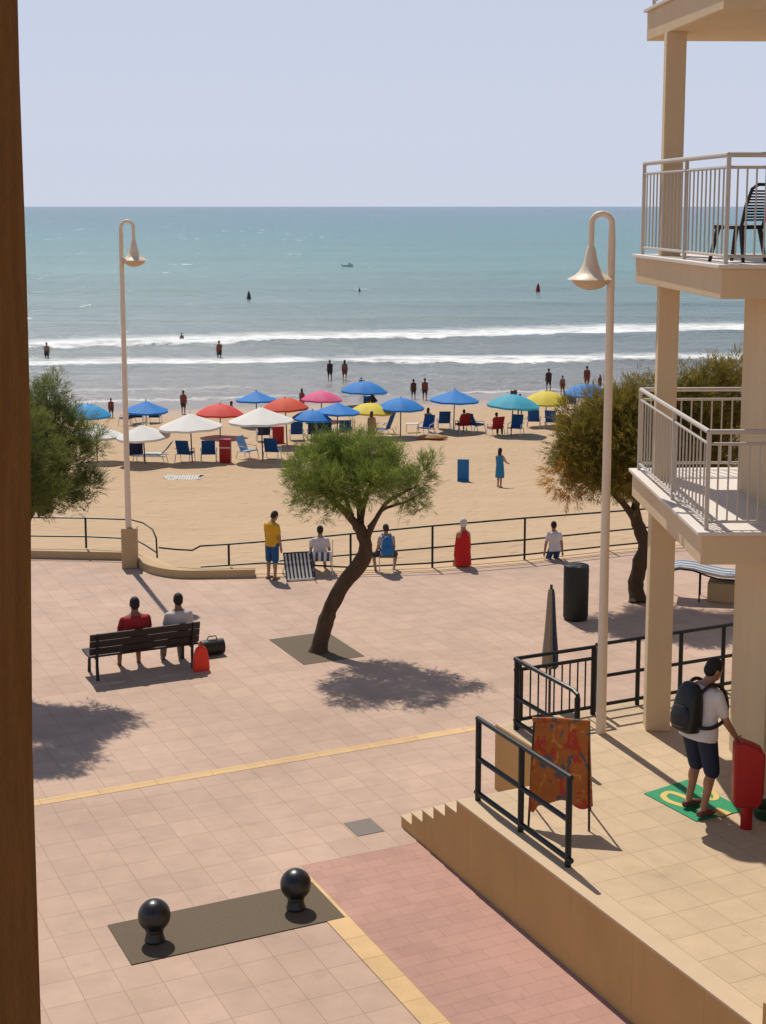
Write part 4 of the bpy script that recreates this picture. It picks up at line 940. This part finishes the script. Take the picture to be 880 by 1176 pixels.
person('white-haired person in a long red robe kneeling at the railing', P(532, 651, .0), R(20), 1.9, None, None, GREY, SK2, kneel=True, robe=(.50, .012, .012), arms=((6, 6), (6, 6)), fore=((10, 0), (10, 0)), vox=.016, head=(0, -20))
person('boy in a white shirt and blue jeans kneeling on the paving at the railing', P(637, 643, .0), R(18), 1.52, (.60, .56, .56), (.015, .06, .17), (.02, .012, .01), SK2, kneel=True, lean=8, arms=((10, 14), (0, 14)), fore=((5, 6), (0, 6)), vox=.014, shorts_len=1.3, shoes=(.05, .05, .06))

# ================================================================== BEACH
def parasol(label, px, wpx, ytop, ybase, mat, dome, pole='darkpole', yedge=None):
    g = G(px, ybase); Y = g.y; zt = ZAT(g.x, Y, ytop); r = wpx/2*Y*1.011/F; h = zt-g.z
    rise = r*(.40 if dome else .42)
    t = thing('beach_parasol', label, 'parasol', g, random.uniform(0, .7), 'beach parasols'); t.rotation_euler.x = random.gauss(0, .03); t.rotation_euler.y = random.gauss(0, .035); mb = MB(); n = 32
    def prof(u): return (1-(1-u)**1) if False else u
    outer = []
    for k in range(7):
        u = max(k/6, .02); z = h-(rise*(u**1.9) if dome else rise*(u**.85*.9+.1*u*u)); ring = []
        for i in range(n):
            sc = 1-.035*u*(.5-.5*math.cos(8*2*math.pi*i/n)); sag = -.05*u*(.5-.5*math.cos(8*2*math.pi*i/n))*(1 if dome else 1)
            a = 2*math.pi*i/n; ring.append(Vector((r*u*sc*math.cos(a), r*u*sc*math.sin(a), z+sag*r*.5)))
        outer.append(ring)
    outer.append([Vector((p.x*.995, p.y*.995, p.z-.10)) for p in outer[-1]])
    inner = [[Vector((p.x*.985, p.y*.985, p.z-.02)) for p in ring] for ring in reversed(outer[:-1])]
    obj('canopy', mb.loft(outer+inner), mat, t)
    obj('pole', MB().tube([(0, 0, -.15), (0, 0, h-.03)], .03, 8), pole, t)
    obj('finial', MB().lathe([(.03, h-.005), (.035, h+.03), (.012, h+.08)], 10), mat, t)
    return t
WH, BL, PB, TQ, RD, RO, PK, YE = umb_mat('white', (.80, .77, .72)), umb_mat('blue', (.02, .235, .64)), umb_mat('pale blue', (.03, .36, .70)), umb_mat('turquoise', (.06, .42, .56)), umb_mat('coral', (.75, .07, .05)), umb_mat('vermilion', (.72, .085, .03)), umb_mat('pink', (.78, .12, .28)), umb_mat('yellow', (.78, .62, .06))
for a in [
  ('white parasol partly hidden by the left tree crown', 112, 58, 487, 531, WH, 0), ('white parasol right behind the left lamp post over a white-framed lounger', 167, 62, 487, 533, WH, 0),
  ('white parasol beside the tall red locker on the sand', 221, 74, 474, 531, WH, 0), ('white parasol with the pointed top, last of the white row beside the curved tree', 302, 76, 467, 529, WH, 0),
  ('pale sky blue parasol poking out above the left tree crown', 100, 54, 464, 500, PB, 1), ('blue parasol behind the left lamp post shading two navy chair backs', 168, 52, 460, 496, BL, 0),
  ('blue parasol between the coral red parasol and the orange red one', 295, 47, 449, 490, BL, 0), ('coral red parasol behind the gap between two white ones', 253, 56, 464, 502, RD, 1),
  ('orange red parasol rising behind the pointed white parasol', 330, 54, 457, 512, RO, 1), ('pink parasol, the only pink one on the beach', 369, 48, 449, 484, PK, 1),
  ('blue parasol nearest the water above the person with the blue box', 418, 54, 438, 466, BL, 1), ('yellow parasol shading a woman and child behind the curved tree', 424, 52, 463, 503, YE, 1),
  ('blue parasol in front of the yellow one, tip just right of its twin', 387, 52, 462, 512, BL, 0), ('blue parasol overlapping its twin beside the orange red parasol', 357, 46, 471, 514, BL, 1),
  ('blue parasol standing alone between the yellow parasol and the orange board', 460, 54, 457, 502, BL, 1), ('deep blue parasol shading two sitters next to the turquoise parasol', 521, 57, 447, 495, BL, 0),
  ('turquoise parasol over the red chair with a sitter', 587, 61, 453, 500, TQ, 1), ('yellow parasol between the turquoise and the far blue parasol', 627, 52, 449, 489, YE, 1), ('blue parasol peeping out behind the olive tree crown', 674, 54, 441, 476, BL, 1)]:
    parasol(*a)

def beach_chair(label, px, py, rz, mat, kind='chair', sc=1.0, frame='white_metal', cat='beach chair', name='beach_chair'):
    g = G(px, py); t = thing(name, label, cat, g, R(rz), 'chairs and loungers on the beach', sc)
    sheet_ = lambda pts, w, th: MB().loft([[Vector((-w, y, z)), Vector((w, y, z)), Vector((w, y-th*.3, z+th)), Vector((-w, y-th*.3, z+th))] for y, z in pts])
    if kind == 'lounger':
        obj('seat', sheet_(((1.1, .34), (.5, .36), (0, .36), (-.2, .35)), .32, .05), mat, t); obj('backrest', sheet_(((-.2, .37), (-.45, .62), (-.68, .92)), .32, .05), 'ltblue' if mat == 'white_fab' else mat, t)
        ys_ = (1.0, -.3); fr = [(1.14, .33), (-.45, .33)]
    elif kind == 'steep':
        obj('seat', sheet_(((.5, .3), (0, .26), (-.15, .3)), .34, .04), mat, t); obj('backrest', sheet_(((-.15, .3), (-.4, .9), (-.62, 1.45)), .34, .05), mat, t)
        ys_ = (.45, -.35); fr = [(.52, .3), (-.4, .3)]
    else:
        obj('seat', sheet_(((.34, .40), (.1, .36), (-.2, .35)), .31, .05), mat, t); obj('backrest', sheet_(((-.2, .37), (-.3, .6), (-.42, .85), (-.46, 1.0)), .31, .05), mat, t)
        ys_ = (.3, -.34); fr = [(.36, .38), (-.34, .36)]
    for s in (-1, 1):
        x = s*.34
        obj('side_rail', MB().tube([(x, fr[0][0], fr[0][1]), (x, fr[1][0], fr[1][1])], .02, 6), frame, t)
        for y in ys_: obj('leg', MB().tube([(x, y, .37), (x*1.03, y+(.08 if y > 0 else -.12), -.04)], .02, 6), frame, t)
        if kind == 'chair': obj('armrest', MB().tube([(x*1.05, .26, .4), (x*1.05, .22, .6), (x*1.05, -.36, .64)], .022, 6), frame, t)
    return t
M['white_fab'] = pm('pale lounger fabric', (.5, .56, .62), .7, .08, 6)
CH = [
 ('navy chair under the white parasol right behind the left lamp post', 157, 531, 8, 'navy', 'chair'), ('pale white-framed lounger with a light blue backrest under a white parasol', 181, 531, 85, 'white_fab', 'lounger'),
 ('blue chair with a pale stripe left of the tall blue chair and red locker', 213, 530, -12, 'blue', 'chair'), ('wide blue chair with a sloping back next to the tall red locker', 240, 530, 5, 'blue', 'chair'),
 ('light blue chair in an open white frame left of the pointed parasol pole', 285, 527, -120, 'ltblue', 'chair'), ('blue chair just right of the pointed white parasol pole', 313, 527, -8, 'blue', 'chair'),
 ('dark navy chair beside the red panel behind the pointed parasol', 303, 507, 10, 'navy', 'chair'), ('blue chair right of the red panel, light seat showing', 341, 506, 4, 'blue', 'chair'),
 ('navy chair between two blue parasol poles, left of a pair', 361, 506, 2, 'navy', 'chair'), ('navy chair between two blue parasol poles, right of a pair', 375, 505, -3, 'navy', 'chair'),
 ('blue round-backed chair just above the crown of the curved tree', 396, 504, 6, 'blue', 'chair'), ('steep blue lounger back leaning beside the yellow parasol', 443, 498, 60, 'blue', 'steep'),
 ('blue chair tipped back above the orange board', 489, 500, 150, 'blue', 'chair'), ('blue chair behind the woman with bare shoulders', 510, 493, 4, 'blue', 'chair'),
 ('red chair with two sitters under the deep blue parasol', 532, 496, 18, 'redcanvas', 'chair'), ('blue low chair to the right of the red chair with two sitters', 547, 496, -55, 'blue', 'chair'),
 ('red chair with a dark-haired sitter under the turquoise parasol', 569, 500, 22, 'redcanvas', 'chair'), ('low blue chair right of the turquoise parasol pole', 592, 500, 160, 'blue', 'chair'),
 ('blue chair with a white frame between turquoise and yellow parasols', 613, 491, -8, 'blue', 'chair'), ('dark blue chair under the yellow parasol beside the yellow bag', 634, 492, -20, 'blue', 'chair'),
 ('blue chair back standing beside the olive tree crown under the far parasol', 656, 470, -6, 'blue', 'chair'), ('navy chair behind the lamp post, leftmost under the blue parasol', 146, 488, 70, 'navy', 'chair'),
 ('navy chair left of the blue parasol pole behind the lamp post', 158, 486, 4, 'navy', 'chair'), ('navy chair right of the blue parasol pole behind the lamp post', 178, 486, -2, 'navy', 'chair')]
for i, a in enumerate(CH):
    beach_chair(*a, sc=1.02 if i not in (11,) else .8, name='sun_lounger' if a[5] != 'chair' else 'beach_chair', cat='sun lounger' if a[5] != 'chair' else 'beach chair')
# small table
g = G(474, 497); t = thing('beach_table', 'small white-framed table on the sand between parasol and orange board', 'table', g, 0)
obj('table_top', MB().box((0, 0, .5), (.7, .5, .03)), 'white_metal', t)
for sx in (-1, 1):
    for sy in (-1, 1): obj('leg', MB().tube([(sx*.32, sy*.22, .49), (sx*.34, sy*.24, -.03)], .016, 6), 'white_metal', t)
def locker(label, x0, x1, y0, y1, depth=.4, band=True):
    g = G((x0+x1)/2, y1); w = (x1-x0)*g.y*1.011/F; h = ZAT(g.x, g.y, y0)-g.z
    t = thing('beach_locker', label, 'locker', g, R(-2)); obj('cabinet', MB().box((0, depth/2, h/2), (w, depth, h)), 'red', t, bevel=.02)
    if band: obj('band', MB().box((0, -.006, h*.68), (w*.96, .02, h*.05)), 'white_metal', t)
    obj('lid', MB().box((0, depth/2, h+.02), (w*1.04, depth*1.05, .04)), 'red', t, bevel=.01)
locker('tall narrow red locker with a pale band standing beside a blue beach chair', 252, 265, 506, 532); locker('plain red box panel standing behind the pointed white parasol', 313, 326, 491, 510, .3, False)
g = G(532, 552); w = 13.5*g.y/F; h = ZAT(g.x, g.y, 528)-g.z
t = thing('sign_board', 'plain blue upright board standing alone on the open sand', 'board', g, R(-6)); obj('panel', MB().box((0, 0, h/2+.02), (w, .06, h)), 'bluebox', t, bevel=.01)
obj('foot', MB().box((.0, 0, .02), (w*1.02, .3, .04)), 'bluebox', t)
g = G(209, 549); mb = MB(); n = 12
for s in (0, 1):
    for j in range(5):
        for i in range(n+1): mb.v.append(((i/n-.5)*1.55+.1*math.sin(j*2.1), (j/4-.5)*1.1+.12*math.sin(i*1.3), (.07+.05*math.sin(i*1.7+j*2))*(1-abs(j/2-1)*.6) if s else -.03))
for j in range(4):
    for i in range(n):
        a = j*(n+1)+i; b = a+5*(n+1); mb.f.append((b, b+1, b+n+2, b+n+1))
        mb.f.append((a, a+n+1, a+n+2, a+1))
        if j == 0: mb.f.append((a, a+1, b+1, b))
        if j == 3: mb.f.append((a+n+1, b+n+1, b+n+2, a+n+2))
o = obj('beach_towel', mb, 'towel'); o.location = g; tag(o, 'crumpled pale patterned towel lying on the sand in front of the white parasols', 'towel')
g = G(496, 505); t = thing('paddle_board', 'orange brown board lying on the sand in front of a blue chair', 'board', g, R(3))
obj('hull', MB().loft([[Vector((x, w*math.cos(2*math.pi*i/14), .12+.11*k*math.sin(2*math.pi*i/14))) for i in range(14)] for x, w, k in ((-.85, .03, .2), (-.78, .16, .6), (-.5, .3, 1), (0, .34, 1), (.5, .3, 1), (.78, .16, .6), (.85, .03, .2))]), 'orangeboard', t)
obj('deck_pad', MB().box((0, 0, .235), (.7, .36, .02)), 'tan', t)
g = G(646, 489); t = thing('beach_bag', 'yellow beach bag on the sand beside the olive tree crown', 'bag', g); obj('bag_body', MB().loft([[Vector((w*math.cos(2*math.pi*i/14), .25*k*math.sin(2*math.pi*i/14), z)) for i in range(14)] for z, w, k in ((0, .36, 1), (.25, .42, 1.1), (.5, .38, .8), (.62, .3, .4))]), 'yellowbag', t)
obj('handle', MB().tube([(-.18, 0, .58), (-.12, 0, .8), (.12, 0, .8), (.18, 0, .58)], .018, 6), 'yellowbag', t)
g = G(423, 466); t = thing('cool_box', 'light blue cool box on the sand under the parasol nearest the water', 'cool box', g); obj('box', MB().box((0, 0, .28), (.62, .45, .56)), 'bluebox', t, bevel=.03); obj('lid', MB().box((0, 0, .585), (.66, .48, .06)), 'ltblue', t, bevel=.02)
g = G(590, 468); t = thing('wooden_post', 'thin dark post on the sand behind the turquoise parasol', 'post', g); hh = ZAT(g.x, g.y, 448)-g.z; obj('post', MB().tube([(0, 0, -.2), (0, 0, hh)], .1, 10), 'darkpole', t); obj('cap', MB().lathe([(.21, hh-.55), (.22, hh-.5), (.22, hh-.02), (.15, hh+.03)], 16), 'darkpole', t)

# beach people
FV = .022
def far(label, px, y0, y1, rz, **k):
    g = G(px, y1); sink = k.pop('sink', 0); h = ZAT(g.x, g.y, y0)-g.z+sink; g.z -= sink
    return person(label, g, R(rz), h*1.02, vox=FV*max(h/1.7, .7), **k)
RB, DK = (.20, .045, .03), (.05, .03, .025)
far('person in a dark red top on the sand just left of the lamp post', 128, 457, 480, 15, top=RB, bottom=DK, skin=SK3)
far('person in a brown red top walking on the sand just above the white parasol', 211, 448, 476, -10, top=RB, bottom=DK, skin=SK3, legs=((9, 3), (-9, 3)))
far('bather standing knee deep far left between the two breakers', 54, 393, 411, 0, skin=SK3, bottom=DK, sink=.4)
far('bather in dark swimwear wading between the two breakers straight above the coral red parasol', 252, 391, 410, 20, skin=SK3, bottom=DK, top=RB, sink=.4)
far('swimmer half hidden in the white breaker', 209, 382, 391, 10, skin=SK3, bottom=DK, sink=.8)
far('left bather of the pair standing in the shallows in dark swimwear', 379, 413, 436, 5, skin=SK3, bottom=DK, top=DK, sink=.1)
far('right bather of the pair standing in the shallows, bare brown back and long hair', 396, 413, 436, -5, skin=SK3, bottom=RB, longhair=True, sink=.1)
far('long-haired woman standing by the water behind the pink parasol', 347, 446, 471, -20, skin=SK3, dress=(.2, .04, .05), longhair=True)
far('person in dark brown, left one of two standing together at the water edge', 475, 435, 459, 8, top=(.1, .03, .02), bottom=DK, skin=SK3)
far('person in dark red, right one of two standing together at the water edge', 488, 434, 460, -8, top=RB, bottom=DK, skin=SK3)
far('dark-haired bather standing in the water just behind the blue parasol tip', 415, 433, 452, 0, top=(.09, .05, .04), bottom=DK, skin=SK3)
far('bather in black, leftmost of the group in the water by the olive tree', 630, 423, 449, 10, top=DK, bottom=DK, skin=SK3, legs=((8, 3), (-8, 3)))
far('small brown-skinned child standing between two taller bathers by the olive tree', 646, 431, 453, 0, skin=SK3, bottom=RB, hair=(.08, .02, .015))
far('tall person in a red brown top at the water just behind the far blue parasol', 674, 420, 446, -6, top=RB, bottom=RB, skin=SK3)
far('long-haired bather crouching at the water beside the right lamp post', 689, 430, 447, 20, skin=SK3, dress=RB, longhair=True)
far('person in dark clothes standing behind the turquoise parasol', 597, 452, 480, 10, top=DK, bottom=DK, skin=SK3)
far('dark-haired woman in a blue dress walking alone across the open sand', 574, 514, 560, -40, dress=(.02, .17, .33), skin=SK2, longhair=True, legs=((8, 3), (-9, 3)), arms=((10, 6), (35, 4)), fore=((15, 0), (70, -10)))
def sitter(label, px, py, H, rz, dy=0.0, dz=0.0, **k):
    g = G(px, py); g.y += dy; return person(label, g, R(rz), H, sit=k.pop('sit', .4), vox=FV, arms=k.pop('arms', ((20, 10), (20, 10))), fore=((70, 0), (70, 0)), **k)
sitter('woman with bare shoulders and dark hair sitting behind the tipped blue chair', 492, 497, 1.7, -25, skin=SK2, dress=None, top=(.35, .2, .14), bottom=DK, longhair=True, dy=.3, sit=.5)
sitter('dark-haired sitter in the red chair under the deep blue parasol', 533, 496, 1.7, 18, top=(.45, .3, .27), bottom=DK, skin=SK2)
sitter('dark-haired sitter in dark trousers in the red chair under the turquoise parasol', 570, 500, 1.7, -30, top=RB, bottom=(.02, .03, .04), skin=SK2, shorts_len=1.3)
sitter('small dark-haired child sitting on the sand next to the woman under the yellow parasol', 413, 506, 1.1, 0, skin=SK2, bottom=DK, sit=.05)
person('woman in a sand-coloured wrap under the front yellow parasol', G(427, 509), R(-20), 1.72, dress=(.3, .2, .1), skin=SK2, hair=(.08, .03, .015), vox=FV, longhair=True)
sitter('person in black bending over by the cool box near the water', 431, 467, 1.65, 70, top=DK, bottom=DK, skin=SK3, lean=35, sit=.3)
sitter('brown-skinned sunbather sitting on the sand behind the coral red parasol', 266, 476, 1.6, -60, skin=SK2, bottom=RB, sit=.05, longhair=True)

# sea objects
def buoy(label, px, y0, y1, mat, name='buoy'):
    g = P(px, y1, SEA); h = ZAT(g.x, g.y, y0)-SEA; t = thing(name, label, 'buoy', g); r = h*.22
    obj('float', MB().lathe([(r*.7, -.5), (r, -.1), (r*1.05, h*.25), (r*.8, h*.55), (r*.4, h*.85), (r*.15, h)], 18), mat, t); obj('collar', MB().lathe([(r*1.12, h*.1), (r*1.2, h*.15), (r*1.2, h*.22), (r*1.1, h*.26)], 18), mat, t)
buoy('dark pointed buoy floating left of the small boat', 286, 334, 344, 'darkpole'); buoy('small dark buoy floating just below the boat', 413, 330, 335, 'darkpole'); buoy('dark red buoy floating near the right lamp', 618, 325, 335, 'redcanvas')
g = P(399, 306, SEA); K2 = g.y/F; t = thing('motor_boat', 'small white and grey boat far out on the open sea', 'boat', g, R(4)); Lh = 13*K2
obj('hull', MB().loft([[Vector((x*Lh, -w*Lh, zt_)), Vector((x*Lh, -w*Lh*.6, -.3)), Vector((x*Lh, w*Lh*.6, -.3)), Vector((x*Lh, w*Lh, zt_))] for x, w, zt_ in ((-.5, .1, .35), (-.2, .14, .35), (.2, .12, .4), (.42, .05, .5), (.5, .01, .55))]), 'white_metal', t)
obj('cabin', MB().box((.2*Lh, 0, .6), (.22*Lh, .14*Lh, .5)), 'white_metal', t); obj('motor', MB().box((-.49*Lh, 0, .4), (.05*Lh, .04*Lh, .5)), 'darkpole', t)

# ================================================================== bake modifiers
bpy.context.view_layer.update()
dg = bpy.context.evaluated_depsgraph_get()
baked = [(o, bpy.data.meshes.new_from_object(o.evaluated_get(dg))) for o in TODO]
for o, me in baked:
    o.modifiers.clear(); old = o.data; me.name = o.name; o.data = me
    if old.users == 0: bpy.data.meshes.remove(old)

# ================================================================== LIGHT, SKY, CAMERA
SUN_EL, SUN_AZ = 57.0, 20.0         # azimuth measured from +Y towards -X
world = bpy.data.worlds.new('World'); scene.world = world; world.use_nodes = True
nt = world.node_tree; bg = nt.nodes['Background']; sky = nt.nodes.new('ShaderNodeTexSky'); sky.sky_type = 'NISHITA'
sky.sun_disc = False; sky.sun_elevation = R(SUN_EL); sky.sun_rotation = R(-SUN_AZ); sky.altitude = 0; sky.air_density = 1.0; sky.dust_density = .2; sky.ozone_density = 4.0
nt.links.new(sky.outputs[0], bg.inputs[0]); bg.inputs[1].default_value = .08
hz = nt.nodes.new('ShaderNodeBackground'); hz.inputs[0].default_value = (.605, .655, .79, 1); hz.inputs[1].default_value = 1.0   # pale sea haze low in the sky
tcw = nt.nodes.new('ShaderNodeTexCoord'); spw = nt.nodes.new('ShaderNodeSeparateXYZ'); nt.links.new(tcw.outputs['Generated'], spw.inputs[0])
mrw = nt.nodes.new('ShaderNodeMapRange'); mrw.interpolation_type = 'SMOOTHSTEP'; nt.links.new(spw.outputs[2], mrw.inputs[0])
for i_, v_ in ((1, .05), (2, .65), (3, .95), (4, .1)): mrw.inputs[i_].default_value = v_
mxw = nt.nodes.new('ShaderNodeMixShader'); nt.links.new(mrw.outputs[0], mxw.inputs[0]); nt.links.new(bg.outputs[0], mxw.inputs[1]); nt.links.new(hz.outputs[0], mxw.inputs[2])
nt.links.new(mxw.outputs[0], nt.nodes['World Output'].inputs['Surface'])
sun = bpy.data.lights.new('sun', 'SUN'); sun.energy = 4.2; sun.angle = R(.5); sun.color = (1.0, .93, .82)
so = bpy.data.objects.new('sun', sun); COL.objects.link(so)
d = Vector((math.sin(R(SUN_AZ))*math.cos(R(SUN_EL)), -math.cos(R(SUN_AZ))*math.cos(R(SUN_EL)), -math.sin(R(SUN_EL))))
so.rotation_euler = d.to_track_quat('-Z', 'Y').to_euler(); so.location = (-20, 40, 60)
cam = bpy.data.cameras.new('camera'); co = bpy.data.objects.new('camera', cam); COL.objects.link(co); scene.camera = co
co.location = (0, 0, CAMZ); co.rotation_euler = (math.pi/2-TH, 0, 0)
cam.sensor_fit = 'VERTICAL'; cam.sensor_height = 36; cam.sensor_width = 36*880/1176; cam.lens = 36*F/1176; cam.shift_y = (PY-588)/1176; cam.clip_start = .1; cam.clip_end = 200000
scene.view_settings.view_transform = 'Standard'; scene.view_settings.look = 'None'; scene.view_settings.exposure = 0; scene.view_settings.gamma = 1
scene.render.engine = 'CYCLES'; scene.cycles.use_denoising = True; scene.cycles.max_bounces = 6; scene.cycles.transparent_max_bounces = 8
try: scene.cycles.denoiser = 'OPENIMAGEDENOISE'
except Exception: pass
